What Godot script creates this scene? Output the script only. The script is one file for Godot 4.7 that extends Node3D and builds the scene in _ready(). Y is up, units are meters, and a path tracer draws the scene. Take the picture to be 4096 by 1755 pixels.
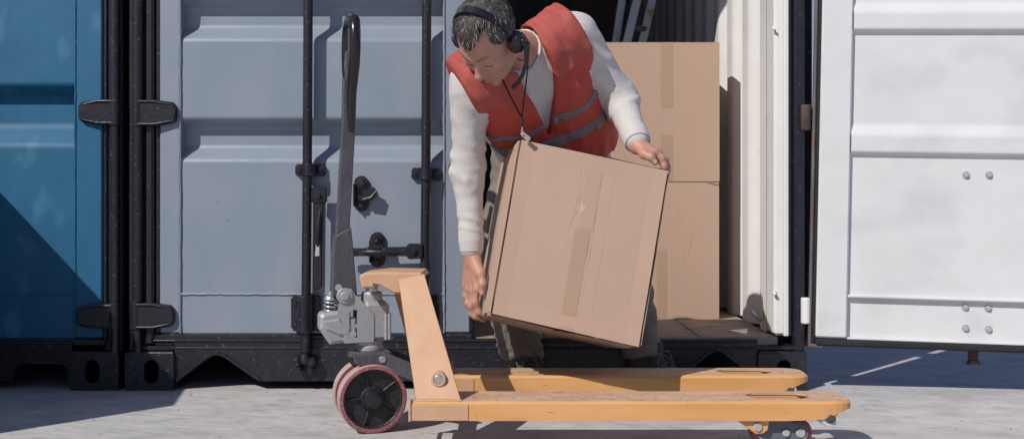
extends Node3D
# Yard scene: two shipping containers, a hand pallet truck, a bending worker with a carton.

const CAM_Z := 3.68
const CAM_H := 0.677
const FOC := 2578.4

var M := {}
var used := {}
var rng := RandomNumberGenerator.new()

# ---------------------------------------------------------------- mesh helpers
class MB:
	var v := PackedVector3Array()
	var n := PackedVector3Array()
	var c := PackedColorArray()
	var ix := PackedInt32Array()
	var col := Color(1, 1, 1)
	func vert(p: Vector3, nn: Vector3) -> int:
		v.append(p); n.append(nn); c.append(col)
		return v.size() - 1
	# a, b, c counter-clockwise seen from outside
	func tri(a: Vector3, b: Vector3, d: Vector3) -> void:
		var nn := (b - a).cross(d - a).normalized()
		var i := vert(a, nn); vert(b, nn); vert(d, nn)
		ix.append_array([i, i + 2, i + 1])
	func quad(a: Vector3, b: Vector3, d: Vector3, e: Vector3) -> void:
		var nn := (d - a).cross(e - b).normalized()
		var i := vert(a, nn); vert(b, nn); vert(d, nn); vert(e, nn)
		ix.append_array([i, i + 2, i + 1, i, i + 3, i + 2])
	func face_out(pts: Array, centre: Vector3) -> void:
		var m := Vector3.ZERO
		for p in pts: m += p
		m /= pts.size()
		var nn: Vector3 = (pts[1] - pts[0]).cross(pts[2] - pts[0])
		if nn.dot(m - centre) < 0.0: pts.reverse()
		if pts.size() == 3: tri(pts[0], pts[1], pts[2])
		else: quad(pts[0], pts[1], pts[2], pts[3])
	func box(xf: Transform3D, size: Vector3, bev := 0.004) -> void:
		var h := size * 0.5
		var b := minf(bev, minf(h.x, minf(h.y, h.z)) * 0.9)
		var o := xf.origin
		var P := func(sx, sy, sz, ax): 
			var q := Vector3(sx * (h.x - b), sy * (h.y - b), sz * (h.z - b))
			q[ax] = [sx * h.x, sy * h.y, sz * h.z][ax]
			return xf * q
		for ax in 3:
			for s in [-1, 1]:
				var pts := []
				for k in [[-1, -1], [1, -1], [1, 1], [-1, 1]]:
					var sg := [0, 0, 0]
					sg[ax] = s; sg[(ax + 1) % 3] = k[0]; sg[(ax + 2) % 3] = k[1]
					pts.append(P.call(sg[0], sg[1], sg[2], ax))
				face_out(pts, o)
		if b < 0.0004: return
		for ax in 3:
			var j := (ax + 1) % 3
			var k := (ax + 2) % 3
			for s in [-1, 1]:
				for t in [-1, 1]:
					var lo := [0, 0, 0]; var hi := [0, 0, 0]
					lo[ax] = -1; hi[ax] = 1; lo[j] = s; hi[j] = s; lo[k] = t; hi[k] = t
					face_out([P.call(lo[0], lo[1], lo[2], j), P.call(hi[0], hi[1], hi[2], j), P.call(hi[0], hi[1], hi[2], k), P.call(lo[0], lo[1], lo[2], k)], o)
		for sx in [-1, 1]:
			for sy in [-1, 1]:
				for sz in [-1, 1]:
					face_out([P.call(sx, sy, sz, 0), P.call(sx, sy, sz, 1), P.call(sx, sy, sz, 2)], o)
	func bx(x0: float, x1: float, y0: float, y1: float, z0: float, z1: float, bev := 0.004) -> void:
		box(Transform3D(Basis(), Vector3((x0 + x1) / 2, (y0 + y1) / 2, (z0 + z1) / 2)), Vector3(absf(x1 - x0), absf(y1 - y0), absf(z1 - z0)), bev)
	# polygon in the xy plane of xf, from z0 to z1; edges on the line x = skip get no wall
	func prism(poly_in: PackedVector2Array, z0: float, z1: float, xf := Transform3D(), bev := 0.0, skip := INF) -> void:
		var poly := poly_in.duplicate()
		if Geometry2D.is_polygon_clockwise(poly): poly.reverse()
		var m := poly.size()
		var ins := PackedVector2Array()
		for i in m:
			var e0 := (poly[i] - poly[(i + m - 1) % m]).normalized()
			var e1 := (poly[(i + 1) % m] - poly[i]).normalized()
			var n0 := Vector2(-e0.y, e0.x); var n1 := Vector2(-e1.y, e1.x)
			var t := n0 + n1
			var q := poly[i]
			if bev > 0.0 and t.length() > 0.2: q += t.normalized() * bev / maxf(0.4, t.normalized().dot(n0))
			ins.append(q)
		var tr := Geometry2D.triangulate_polygon(ins)
		for i in range(0, tr.size(), 3):
			var a := ins[tr[i]]; var b := ins[tr[i + 1]]; var d := ins[tr[i + 2]]
			if (b - a).cross(d - a) < 0.0:
				var s := b; b = d; d = s
			tri(xf * Vector3(a.x, a.y, z1), xf * Vector3(b.x, b.y, z1), xf * Vector3(d.x, d.y, z1))
			tri(xf * Vector3(a.x, a.y, z0), xf * Vector3(d.x, d.y, z0), xf * Vector3(b.x, b.y, z0))
		for i in m:
			var j := (i + 1) % m
			var a := poly[i]; var b := poly[j]
			if absf(a.x - skip) < 1e-4 and absf(b.x - skip) < 1e-4: continue
			quad(xf * Vector3(a.x, a.y, z0 + bev), xf * Vector3(b.x, b.y, z0 + bev), xf * Vector3(b.x, b.y, z1 - bev), xf * Vector3(a.x, a.y, z1 - bev))
			if bev > 0.0:
				quad(xf * Vector3(a.x, a.y, z1 - bev), xf * Vector3(b.x, b.y, z1 - bev), xf * Vector3(ins[j].x, ins[j].y, z1), xf * Vector3(ins[i].x, ins[i].y, z1))
				quad(xf * Vector3(ins[i].x, ins[i].y, z0), xf * Vector3(ins[j].x, ins[j].y, z0), xf * Vector3(b.x, b.y, z0 + bev), xf * Vector3(a.x, a.y, z0 + bev))
	# a plate with one hole: cut in two halves through the hole
	func holed(poly: PackedVector2Array, hole: PackedVector2Array, z0: float, z1: float, xf := Transform3D()) -> void:
		var cx := 0.0
		for p in hole: cx += p.x
		cx /= hole.size()
		for s in [-1, 1]:
			var half := PackedVector2Array([Vector2(cx, -9), Vector2(cx + s * 9, -9), Vector2(cx + s * 9, 9), Vector2(cx, 9)])
			for a in Geometry2D.intersect_polygons(poly, half):
				for b in Geometry2D.clip_polygons(a, hole):
					prism(b, z0, z1, xf, 0.0, cx)
	func tube(path: Array, radii: Array, sides := 12, caps := true) -> void:
		var m := path.size()
		var up := Vector3.UP
		var t0: Vector3 = (path[1] - path[0]).normalized()
		if absf(t0.dot(up)) > 0.9: up = Vector3.RIGHT
		var nx := t0.cross(up).normalized()
		var base := v.size()
		for i in m:
			var t: Vector3
			if i == 0: t = path[1] - path[0]
			elif i == m - 1: t = path[m - 1] - path[m - 2]
			else: t = (path[i + 1] - path[i]).normalized() + (path[i] - path[i - 1]).normalized()
			t = t.normalized()
			nx = (nx - t * nx.dot(t)).normalized()
			var ny := t.cross(nx)
			var r: float = radii[mini(i, radii.size() - 1)]
			for k in sides:
				var a := TAU * k / sides
				var d := nx * cos(a) + ny * sin(a)
				vert(path[i] + d * r, d)
		for i in m - 1:
			for k in sides:
				var a := base + i * sides + k
				var b := base + i * sides + (k + 1) % sides
				ix.append_array([a, a + sides, b, b, a + sides, b + sides])
		if caps:
			for e in [0, m - 1]:
				var t: Vector3 = (path[1] - path[0]) if e == 0 else (path[m - 1] - path[m - 2])
				var nn := t.normalized() * (-1.0 if e == 0 else 1.0)
				var ci := vert(path[e], nn)
				for k in sides: vert(v[base + e * sides + k], nn)
				for k in sides:
					var a := ci + 1 + k; var b := ci + 1 + (k + 1) % sides
					ix.append_array([ci, a, b] if e == 0 else [ci, b, a])
	# profile of (radius, height) turned about the y axis of xf
	func lathe(prof: Array, xf: Transform3D, segs := 32) -> void:
		for i in prof.size() - 1:
			var a: Vector2 = prof[i]; var b: Vector2 = prof[i + 1]
			var e := b - a
			if e.length() < 1e-6: continue
			var nn := Vector2(e.y, -e.x).normalized()
			var base := v.size()
			for k in segs:
				var t := TAU * k / segs
				var d := Vector3(cos(t), 0, sin(t))
				var nw := (xf.basis * (d * nn.x + Vector3(0, nn.y, 0))).normalized()
				vert(xf * (d * a.x + Vector3(0, a.y, 0)), nw)
				vert(xf * (d * b.x + Vector3(0, b.y, 0)), nw)
			for k in segs:
				var p := base + 2 * k; var q := base + 2 * ((k + 1) % segs)
				ix.append_array([p, q, p + 1, p + 1, q, q + 1])
	func merge(o: MB) -> void:
		var base := v.size()
		v.append_array(o.v); n.append_array(o.n); c.append_array(o.c)
		for i in o.ix: ix.append(i + base)
	func mesh() -> ArrayMesh:
		var a := []
		a.resize(Mesh.ARRAY_MAX)
		a[Mesh.ARRAY_VERTEX] = v; a[Mesh.ARRAY_NORMAL] = n; a[Mesh.ARRAY_COLOR] = c; a[Mesh.ARRAY_INDEX] = ix
		var am := ArrayMesh.new()
		am.add_surface_from_arrays(Mesh.PRIMITIVE_TRIANGLES, a)
		return am

# chain of tapered capsules with a smooth union
class Bones:
	var A := PackedVector3Array(); var B := PackedVector3Array()
	var R := PackedFloat32Array(); var S := PackedFloat32Array()
	var k := 0.03
	func add(a: Vector3, b: Vector3, ra: float, rb: float) -> Bones:
		A.append(a); B.append(b); R.append(ra); S.append(rb)
		return self
	func ev(p: Vector3) -> float:
		var d := 1e6
		for i in A.size():
			var ba := B[i] - A[i]
			var pa := p - A[i]
			var t := clampf(pa.dot(ba) / maxf(ba.length_squared(), 1e-9), 0.0, 1.0)
			var e := (pa - ba * t).length() - lerpf(R[i], S[i], t)
			var h := k - absf(d - e)
			d = minf(d, e)
			if h > 0.0: d -= h * h * 0.25 / k
		return d
	func bounds(m: float) -> AABB:
		var lo := Vector3(1e6, 1e6, 1e6); var hi := -lo
		for i in A.size():
			var r := maxf(R[i], S[i]) + m
			for q in [A[i], B[i]]:
				lo = lo.min(q - Vector3.ONE * r); hi = hi.max(q + Vector3.ONE * r)
		return AABB(lo, hi - lo)

# surface nets, visiting only the blocks near the surface
func nets(f: Callable, bb: AABB, h: float, colour = null) -> MB:
	var nx := int(ceil(bb.size.x / h / 4.0)) * 4
	var ny := int(ceil(bb.size.y / h / 4.0)) * 4
	var nz := int(ceil(bb.size.z / h / 4.0)) * 4
	var o := bb.position
	var sx := 1; var sy := nx + 1; var sz := (nx + 1) * (ny + 1)
	var val := PackedFloat32Array(); val.resize(sz * (nz + 1)); val.fill(1e9)
	var act := PackedInt32Array()
	var reach := h * 4.0 * 0.9 * 1.5 + h
	for bz in nz / 4:
		for by in ny / 4:
			for bx in nx / 4:
				var d: float = f.call(o + Vector3(bx * 4 + 2, by * 4 + 2, bz * 4 + 2) * h)
				if absf(d) > reach: continue
				for z in range(bz * 4, bz * 4 + 5):
					for y in range(by * 4, by * 4 + 5):
						for x in range(bx * 4, bx * 4 + 5):
							var id := x + y * sy + z * sz
							if val[id] > 1e8: val[id] = f.call(o + Vector3(x, y, z) * h)
				act.append_array([bx * 4, by * 4, bz * 4])
	var vid := PackedInt32Array(); vid.resize(val.size()); vid.fill(-1)
	var mb := MB.new()
	var corner := [0, 1, sy, sy + 1, sz, sz + 1, sz + sy, sz + sy + 1]
	var cpos := []
	for i in 8: cpos.append(Vector3(i & 1, (i >> 1) & 1, (i >> 2) & 1))
	var edges := [[0, 1], [2, 3], [4, 5], [6, 7], [0, 2], [1, 3], [4, 6], [5, 7], [0, 4], [1, 5], [2, 6], [3, 7]]
	for b in range(0, act.size(), 3):
		for z in range(act[b + 2], act[b + 2] + 4):
			for y in range(act[b + 1], act[b + 1] + 4):
				for x in range(act[b], act[b] + 4):
					var id := x + y * sy + z * sz
					var neg := 0
					for i in 8:
						if val[id + corner[i]] < 0.0: neg += 1
					if neg == 0 or neg == 8: continue
					var s := Vector3.ZERO
					var cnt := 0
					for e in edges:
						var a := val[id + corner[e[0]]]; var d := val[id + corner[e[1]]]
						if (a < 0.0) != (d < 0.0):
							s += cpos[e[0]].lerp(cpos[e[1]], a / (a - d)); cnt += 1
					var p := o + (Vector3(x, y, z) + s / cnt) * h
					if colour != null: mb.col = colour.call(p)
					vid[id] = mb.vert(p, Vector3.ZERO)
	var st := [sx, sy, sz]
	for b in range(0, act.size(), 3):
		for z in range(act[b + 2], act[b + 2] + 4):
			for y in range(act[b + 1], act[b + 1] + 4):
				for x in range(act[b], act[b] + 4):
					var id := x + y * sy + z * sz
					for ax in 3:
						var a := val[id]; var d := val[id + st[ax]]
						if a > 1e8 or d > 1e8 or (a < 0.0) == (d < 0.0): continue
						var u: int = st[(ax + 1) % 3]; var w: int = st[(ax + 2) % 3]
						if id - u - w < 0: continue
						var q := [vid[id], vid[id - u], vid[id - u - w], vid[id - w]]
						if q[0] < 0 or q[1] < 0 or q[2] < 0 or q[3] < 0: continue
						if a < 0.0: mb.ix.append_array([q[0], q[2], q[1], q[0], q[3], q[2]])
						else: mb.ix.append_array([q[0], q[1], q[2], q[0], q[2], q[3]])
	smooth(mb)
	return mb

func smooth(mb: MB) -> void:
	for i in range(0, mb.ix.size(), 3):
		var a := mb.ix[i]; var b := mb.ix[i + 1]; var d := mb.ix[i + 2]
		var nn := (mb.v[d] - mb.v[a]).cross(mb.v[b] - mb.v[a])
		mb.n[a] += nn; mb.n[b] += nn; mb.n[d] += nn
	for i in mb.n.size(): mb.n[i] = mb.n[i].normalized()

func smin(a: float, b: float, k: float) -> float:
	var h := maxf(k - absf(a - b), 0.0) / k
	return minf(a, b) - h * h * k * 0.25

# ---------------------------------------------------------------- objects
func at(X: float, Y: float, z: float) -> Vector3:
	var d := CAM_Z - z
	return Vector3((X - 1288.0) * d / FOC, CAM_H - (Y - 505.6) * d / FOC, z)

func numbered(called: String) -> String:
	if not used.has(called):
		used[called] = 0
		return called
	used[called] += 1
	return "%s_%03d" % [called, used[called]]

func thing(called: String, label: String, category: String, pos := Vector3.ZERO, group := "") -> Node3D:
	var o := Node3D.new()
	o.name = numbered(called)
	add_child(o)
	o.position = pos
	tag(o, label, category, group)
	return o

func tag(o: Node, label: String, category := "", group := "") -> void:
	o.set_meta("label", label)
	if category != "": o.set_meta("category", category)
	if group != "": o.set_meta("group", group)

# mesh given in world coordinates, placed under a parent standing at its own origin
func part(called: String, mb: MB, mat: Material, parent: Node3D, label := "") -> MeshInstance3D:
	var o := MeshInstance3D.new()
	o.name = called
	var inv := Transform3D()
	var q: Node = parent
	while q != self and q is Node3D:
		inv = q.transform * inv
		q = q.get_parent()
	inv = inv.affine_inverse()
	for i in mb.v.size():
		mb.v[i] = inv * mb.v[i]
		mb.n[i] = (inv.basis * mb.n[i]).normalized()
	o.mesh = mb.mesh()
	o.material_override = mat
	parent.add_child(o, true)
	if label != "": o.set_meta("label", label)
	return o

func structure(called: String, mb: MB, mat: Material) -> MeshInstance3D:
	var o := part(called, mb, mat, self)
	o.set_meta("kind", "structure")
	return o

# ---------------------------------------------------------------- materials
func noise_bytes(size: int, seed_: int, freq: float, oct: int, kind := FastNoiseLite.TYPE_SIMPLEX_SMOOTH) -> PackedByteArray:
	var f := FastNoiseLite.new()
	f.seed = seed_; f.frequency = freq; f.fractal_octaves = oct; f.noise_type = kind
	var im := f.get_seamless_image(size, size)
	im.convert(Image.FORMAT_L8)
	return im.get_data()

# base colour (linear) times soft patches, fine grain and, past a threshold, spots of another colour
func paint_tex(size: int, sd: int, base: Color, patch: float, grain: float, spot := Color(0, 0, 0), spot_at := 2.0, fp := 0.008, fg := 0.25, fs := 0.03, tint := Color(1, 1, 1), hard := 14.0, dirt := Color(0, 0, 0, 0)) -> ImageTexture:
	var a := noise_bytes(size, sd, fp, 4)
	var b := noise_bytes(size, sd + 1, fg, 2)
	var s := noise_bytes(size, sd + 2, fs, 5)
	var out := PackedByteArray(); out.resize(size * size * 3)
	var lut := PackedByteArray(); lut.resize(4096)
	for i in 4096: lut[i] = int(clampf(Color(i / 4095.0, 0, 0).linear_to_srgb().r * 255.0, 0, 255))
	for i in size * size:
		var p := a[i] / 127.5 - 1.0
		var k := (1.0 + patch * p) * (1.0 + grain * (b[i] / 127.5 - 1.0))
		var t := clampf(0.5 + p * 0.7, 0.0, 1.0)
		var r := base.r * k * lerpf(1.0, tint.r, t); var g := base.g * k * lerpf(1.0, tint.g, t); var bl := base.b * k * lerpf(1.0, tint.b, t)
		if dirt.a > 0.0:
			var dw := clampf((-p - 0.30) * 3.0, 0.0, 1.0) * dirt.a * (s[i] / 255.0)
			r = lerpf(r, dirt.r, dw); g = lerpf(g, dirt.g, dw); bl = lerpf(bl, dirt.b, dw)
		if spot_at < 1.5:
			var w := clampf((s[i] / 255.0 - spot_at) * hard, 0.0, 1.0)
			r = lerpf(r, spot.r, w); g = lerpf(g, spot.g, w); bl = lerpf(bl, spot.b, w)
		out[i * 3] = lut[clampi(int(r * 4095), 0, 4095)]; out[i * 3 + 1] = lut[clampi(int(g * 4095), 0, 4095)]; out[i * 3 + 2] = lut[clampi(int(bl * 4095), 0, 4095)]
	return ImageTexture.create_from_image(Image.create_from_data(size, size, false, Image.FORMAT_RGB8, out))

func bump_tex(size: int, sd: int, freq: float, oct: int, strength: float) -> ImageTexture:
	var f := FastNoiseLite.new()
	f.seed = sd; f.frequency = freq; f.fractal_octaves = oct
	var im := f.get_seamless_image(size, size)
	im.convert(Image.FORMAT_RGBA8)
	im.bump_map_to_normal_map(strength)
	return ImageTexture.create_from_image(im)

func surf(tex: Texture2D, rough: float, scale_: Vector3, metal := 0.0, world := true, bump: Texture2D = null, bump_by := 0.5) -> StandardMaterial3D:
	var m := StandardMaterial3D.new()
	m.albedo_texture = tex
	m.roughness = rough; m.metallic = metal
	m.uv1_triplanar = true
	m.uv1_world_triplanar = world
	m.uv1_scale = scale_
	m.uv1_triplanar_sharpness = 6.0
	if bump:
		m.normal_enabled = true; m.normal_texture = bump; m.normal_scale = bump_by
	return m

func plain(c: Color, rough: float, metal := 0.0) -> StandardMaterial3D:
	var m := StandardMaterial3D.new()
	m.albedo_color = c.linear_to_srgb()
	m.roughness = rough; m.metallic = metal
	return m

func make_materials() -> void:
	var fine := bump_tex(256, 5, 0.09, 3, 2.0)
	var soft := bump_tex(512, 6, 0.012, 3, 6.0)
	var weave := bump_tex(256, 7, 0.35, 1, 3.0)
	M.concrete = surf(paint_tex(1024, 11, Color(0.468, 0.460, 0.464), 0.15, 0.10, Color(0.37, 0.36, 0.36), 0.60, 0.006, 0.3, 0.010, Color(1.0, 0.985, 0.97), 3.5, Color(0.36, 0.29, 0.24, 0.45)), 0.88, Vector3(0.5, 0.5, 1.1), 0.0, true, fine, 0.35)
	M.grey = surf(paint_tex(1024, 21, Color(0.226, 0.282, 0.355), 0.06, 0.03, Color(0.10, 0.10, 0.11), 0.86, 0.006, 0.2, 0.04, Color(1.10, 0.99, 0.96)), 0.42, Vector3(0.6, 0.35, 0.6), 0.0, true, soft, 0.10)
	M.blue = surf(paint_tex(1024, 31, Color(0.006, 0.110, 0.225), 0.10, 0.05, Color(0.06, 0.20, 0.32), 0.62, 0.008, 0.2, 0.007, Color(1.1, 1.0, 0.97), 2.5), 0.6, Vector3(0.7, 0.4, 0.7), 0.0, true, soft, 0.10)
	M.white = surf(paint_tex(1024, 41, Color(0.665, 0.675, 0.69), 0.03, 0.015, Color(0.54, 0.54, 0.565), 0.54, 0.006, 0.2, 0.0035, Color(1, 1, 1), 1.6), 0.48, Vector3(0.55, 0.8, 0.55), 0.0, true, soft, 0.12)
	M.wall = surf(paint_tex(512, 45, Color(0.72, 0.72, 0.725), 0.04, 0.02, Color(0.42, 0.40, 0.38), 0.80, 0.012, 0.2, 0.03, Color(1, 1, 1), 4.0), 0.6, Vector3(0.8, 0.8, 0.8))
	M.black = surf(paint_tex(512, 51, Color(0.0145, 0.0148, 0.0215), 0.3, 0.2, Color(0.085, 0.085, 0.10), 0.80, 0.02, 0.3, 0.05), 0.38, Vector3(1.6, 1.6, 1.6), 0.0, true, fine, 0.15)
	M.rubber = surf(paint_tex(256, 55, Color(0.016, 0.016, 0.02), 0.3, 0.2), 0.7, Vector3(2, 2, 2), 0.0, true, fine, 0.5)
	M.orange = surf(paint_tex(1024, 61, Color(0.66, 0.335, 0.112), 0.08, 0.05, Color(0.20, 0.12, 0.09), 0.84, 0.006, 0.2, 0.06, Color(1.0, 1.06, 1.35)), 0.5, Vector3(0.35, 1.6, 0.35), 0.0, true, soft, 0.12)
	M.orange_pale = surf(paint_tex(1024, 63, Color(0.565, 0.328, 0.178), 0.05, 0.04, Color(0.33, 0.17, 0.08), 0.84, 0.008, 0.2, 0.05, Color(1.0, 1.06, 1.25)), 0.5, Vector3(1.2, 1.2, 1.2), 0.0, true, soft, 0.12)
	M.orange_worn = surf(paint_tex(1024, 65, Color(0.57, 0.35, 0.205), 0.14, 0.08, Color(0.16, 0.12, 0.11), 0.71, 0.01, 0.25, 0.05, Color(1.0, 1.08, 1.3)), 0.62, Vector3(0.5, 1.4, 1.6), 0.0, true, fine, 0.2)
	M.cast = surf(paint_tex(256, 71, Color(0.36, 0.36, 0.37), 0.10, 0.16, Color(0.55, 0.55, 0.55), 0.78, 0.03, 0.3, 0.1), 0.5, Vector3(5, 5, 5), 0.25, true, bump_tex(256, 8, 0.2, 2, 3.0), 0.14)
	M.steel = plain(Color(0.55, 0.55, 0.56), 0.32, 0.8)
	M.link = plain(Color(0.12, 0.135, 0.155), 0.5, 0.1)
	M.seal = surf(paint_tex(256, 57, Color(0.13, 0.12, 0.13), 0.4, 0.2, Color(0.16, 0.07, 0.055), 0.66, 0.02, 0.3, 0.03, Color(1, 1, 1), 5.0), 0.7, Vector3(3, 0.6, 3))
	M.zinc = plain(Color(0.50, 0.50, 0.52), 0.4, 0.35)
	M.chrome = plain(Color(0.6, 0.6, 0.62), 0.22, 0.7)
	M.dark = surf(paint_tex(512, 75, Color(0.070, 0.068, 0.080), 0.15, 0.2, Color(0.22, 0.21, 0.21), 0.83, 0.02, 0.3, 0.08), 0.45, Vector3(2.5, 1.2, 2.5), 0.0, true, fine, 0.2)
	M.plastic = plain(Color(0.014, 0.014, 0.018), 0.24)
	M.hub = surf(paint_tex(512, 81, Color(0.016, 0.016, 0.019), 0.3, 0.3, Color(0.30, 0.28, 0.27), 0.80, 0.02, 0.3, 0.16), 0.5, Vector3(3, 3, 3), 0.0, true, fine, 0.3)
	M.tyre = surf(paint_tex(512, 85, Color(0.27, 0.085, 0.095), 0.2, 0.12, Color(0.40, 0.31, 0.30), 0.62, 0.02, 0.3, 0.05, Color(1, 1, 1), 4.0), 0.6, Vector3(4, 4, 4))
	M.tread = surf(paint_tex(512, 87, Color(0.40, 0.31, 0.30), 0.2, 0.12), 0.85, Vector3(4, 4, 4))
	M.roller = plain(Color(0.55, 0.54, 0.52), 0.5)
	M.card = surf(paint_tex(1024, 91, Color(0.462, 0.318, 0.240), 0.016, 0.04, Color(0.50, 0.36, 0.285), 0.82, 0.006, 0.3, 0.03), 0.85, Vector3(7.0, 0.9, 7.0), 0.0, false, bump_tex(512, 9, 0.03, 2, 3.0), 0.05)
	M.card_edge = surf(paint_tex(256, 95, Color(0.38, 0.255, 0.185), 0.15, 0.25), 0.95, Vector3(30, 6, 30), 0.0, false)
	M.tape = plain(Color(0.415, 0.275, 0.192), 0.4)
	M.tape_faint = plain(Color(0.445, 0.302, 0.226), 0.45)
	M.clear_tape = plain(Color(0.52, 0.395, 0.33), 0.15)
	M.chalk = plain(Color(0.58, 0.37, 0.27), 0.9)
	M.ply = surf(paint_tex(512, 99, Color(0.30, 0.25, 0.20), 0.25, 0.15, Color(0.10, 0.09, 0.085), 0.72, 0.012, 0.25, 0.02), 0.85, Vector3(0.5, 1, 3.0), 0.0, true, fine, 0.3)
	M.board = surf(paint_tex(256, 103, Color(0.07, 0.042, 0.032), 0.25, 0.15), 0.7, Vector3(4, 0.6, 4))
	M.alu = surf(paint_tex(256, 107, Color(0.42, 0.43, 0.47), 0.12, 0.1), 0.4, Vector3(3, 1, 3), 0.5)
	M.yellow = plain(Color(0.62, 0.42, 0.06), 0.5)
	M.timber = surf(paint_tex(512, 111, Color(0.34, 0.25, 0.16), 0.2, 0.15), 0.85, Vector3(1, 5, 1))
	M.rust = surf(paint_tex(256, 115, Color(0.085, 0.055, 0.045), 0.5, 0.3), 0.9, Vector3(3, 3, 3))
	M.fleece = surf(paint_tex(512, 121, Color(0.57, 0.548, 0.535), 0.05, 0.10, Color(0.47, 0.455, 0.45), 0.60, 0.02, 0.33, 0.10), 0.97, Vector3(2.2, 7.0, 2.2), 0.0, true, weave, 0.10)
	M.vest = surf(paint_tex(512, 131, Color(0.43, 0.060, 0.042), 0.07, 0.05, Color(0, 0, 0), 2.0, 0.012), 0.72, Vector3(2, 2, 2), 0.0, true, weave, 0.12)
	M.yoke = surf(paint_tex(256, 133, Color(0.38, 0.075, 0.060), 0.06, 0.04), 0.75, Vector3(2, 2, 2), 0.0, true, weave, 0.12)
	M.stone = plain(Color(0.32, 0.30, 0.29), 0.9)
	M.strip = plain(Color(0.17, 0.145, 0.165), 0.55)
	M.trousers = surf(paint_tex(512, 135, Color(0.195, 0.168, 0.142), 0.12, 0.12), 0.95, Vector3(3, 3, 3), 0.0, true, weave, 0.3)
	M.boot = surf(paint_tex(256, 139, Color(0.066, 0.070, 0.074), 0.2, 0.2), 0.8, Vector3(6, 6, 6), 0.0, true, weave, 0.3)
	M.lace = plain(Color(0.13, 0.12, 0.11), 0.9)
	M.cord = plain(Color(0.012, 0.012, 0.014), 0.8)
	M.clear = plain(Color(0.36, 0.30, 0.30), 0.2)
	M.skin = StandardMaterial3D.new()
	M.skin.vertex_color_use_as_albedo = true
	M.skin.roughness = 0.55
	M.hair = StandardMaterial3D.new()
	M.hair.vertex_color_use_as_albedo = true
	M.hair.roughness = 0.65

# ---------------------------------------------------------------- containers
func fx(X: float) -> float: return (X - 1288.0) / 700.6
func fy(Y: float) -> float: return 1.3987 - Y / 700.6

func rounded(prof: Array, r: float, steps := 3) -> Array:
	var out := [prof[0]]
	for i in range(1, prof.size() - 1):
		var a: Vector2 = prof[i - 1]; var b: Vector2 = prof[i]; var d: Vector2 = prof[i + 1]
		var p := b + (a - b).normalized() * minf(r, (a - b).length() * 0.45)
		var q := b + (d - b).normalized() * minf(r, (d - b).length() * 0.45)
		for k in steps + 1:
			var t := float(k) / steps
			out.append(p.lerp(b, t).lerp(b.lerp(q, t), t))
	out.append(prof[-1])
	return out

# sheet with a profile of (height, depth) drawn along x; front towards +z, height falling
func sheet(mb: MB, prof: Array, x0: float, x1: float, xf := Transform3D()) -> void:
	var segs := maxi(1, int(absf(x1 - x0) / 0.12))
	var nrm := []
	for i in prof.size():
		var a: Vector2 = prof[maxi(i - 1, 0)]; var b: Vector2 = prof[mini(i + 1, prof.size() - 1)]
		var t := (b - a).normalized()
		nrm.append((xf.basis * Vector3(0, t.y, -t.x)).normalized())
	for i in prof.size() - 1:
		var a: Vector2 = prof[i]; var b: Vector2 = prof[i + 1]
		var long := (a - b).length() > 0.03
		var t := (b - a).normalized()
		var fn := (xf.basis * Vector3(0, t.y, -t.x)).normalized()
		for k in segs:
			var xa := lerpf(x0, x1, float(k) / segs); var xb := lerpf(x0, x1, float(k + 1) / segs)
			var j := mb.vert(xf * Vector3(xa, a.x, a.y), fn if long else nrm[i])
			mb.vert(xf * Vector3(xb, a.x, a.y), fn if long else nrm[i])
			mb.vert(xf * Vector3(xb, b.x, b.y), fn if long else nrm[i + 1])
			mb.vert(xf * Vector3(xa, b.x, b.y), fn if long else nrm[i + 1])
			mb.ix.append_array([j, j + 1, j + 2, j, j + 2, j + 3])

func bead(mb: MB, a: Vector3, b: Vector3, r: float) -> void:
	var m := maxi(6, int((b - a).length() / 0.02))
	var path := []; var rad := []
	for i in m + 1:
		path.append(a.lerp(b, float(i) / m) + Vector3(rng.randf_range(-1, 1), rng.randf_range(-1, 1), 0) * r * 0.25)
		rad.append(r * rng.randf_range(0.75, 1.25))
	mb.tube(path, rad, 6)

func slot(cx: float, cy: float, w: float, h: float, nseg := 8) -> PackedVector2Array:
	var p := PackedVector2Array()
	var r := w / 2
	for k in nseg + 1: p.append(Vector2(cx + r * cos(PI * k / nseg), cy + h / 2 - r + r * sin(PI * k / nseg)))
	for k in nseg + 1: p.append(Vector2(cx - r * cos(PI * k / nseg), cy - h / 2 + r - r * sin(PI * k / nseg)))
	return p

func casting(x0: float, x1: float, hole_x: float, parent: Node3D) -> void:
	var mb := MB.new()
	var poly := PackedVector2Array([Vector2(x0, 0), Vector2(x1, 0), Vector2(x1, 0.131), Vector2(x0, 0.131)])
	mb.holed(poly, slot(hole_x, 0.068, 0.052, 0.084), -0.002, 0.022)
	mb.bx(x0, x0 + 0.012, 0.0, 0.131, -0.16, -0.002, 0)
	mb.bx(x1 - 0.012, x1, 0.0, 0.131, -0.16, -0.002, 0)
	mb.bx(x0 + 0.012, x1 - 0.012, 0.118, 0.131, -0.16, -0.002, 0)
	mb.bx(x0 + 0.012, x1 - 0.012, 0.0, 0.118, -0.16, -0.145, 0)
	# rounded top lip
	mb.tube([Vector3(x0 + 0.004, 0.131, 0.012), Vector3(x1 - 0.004, 0.131, 0.012)], [0.009], 8)
	part("corner_casting", mb, M.black, parent)

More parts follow.
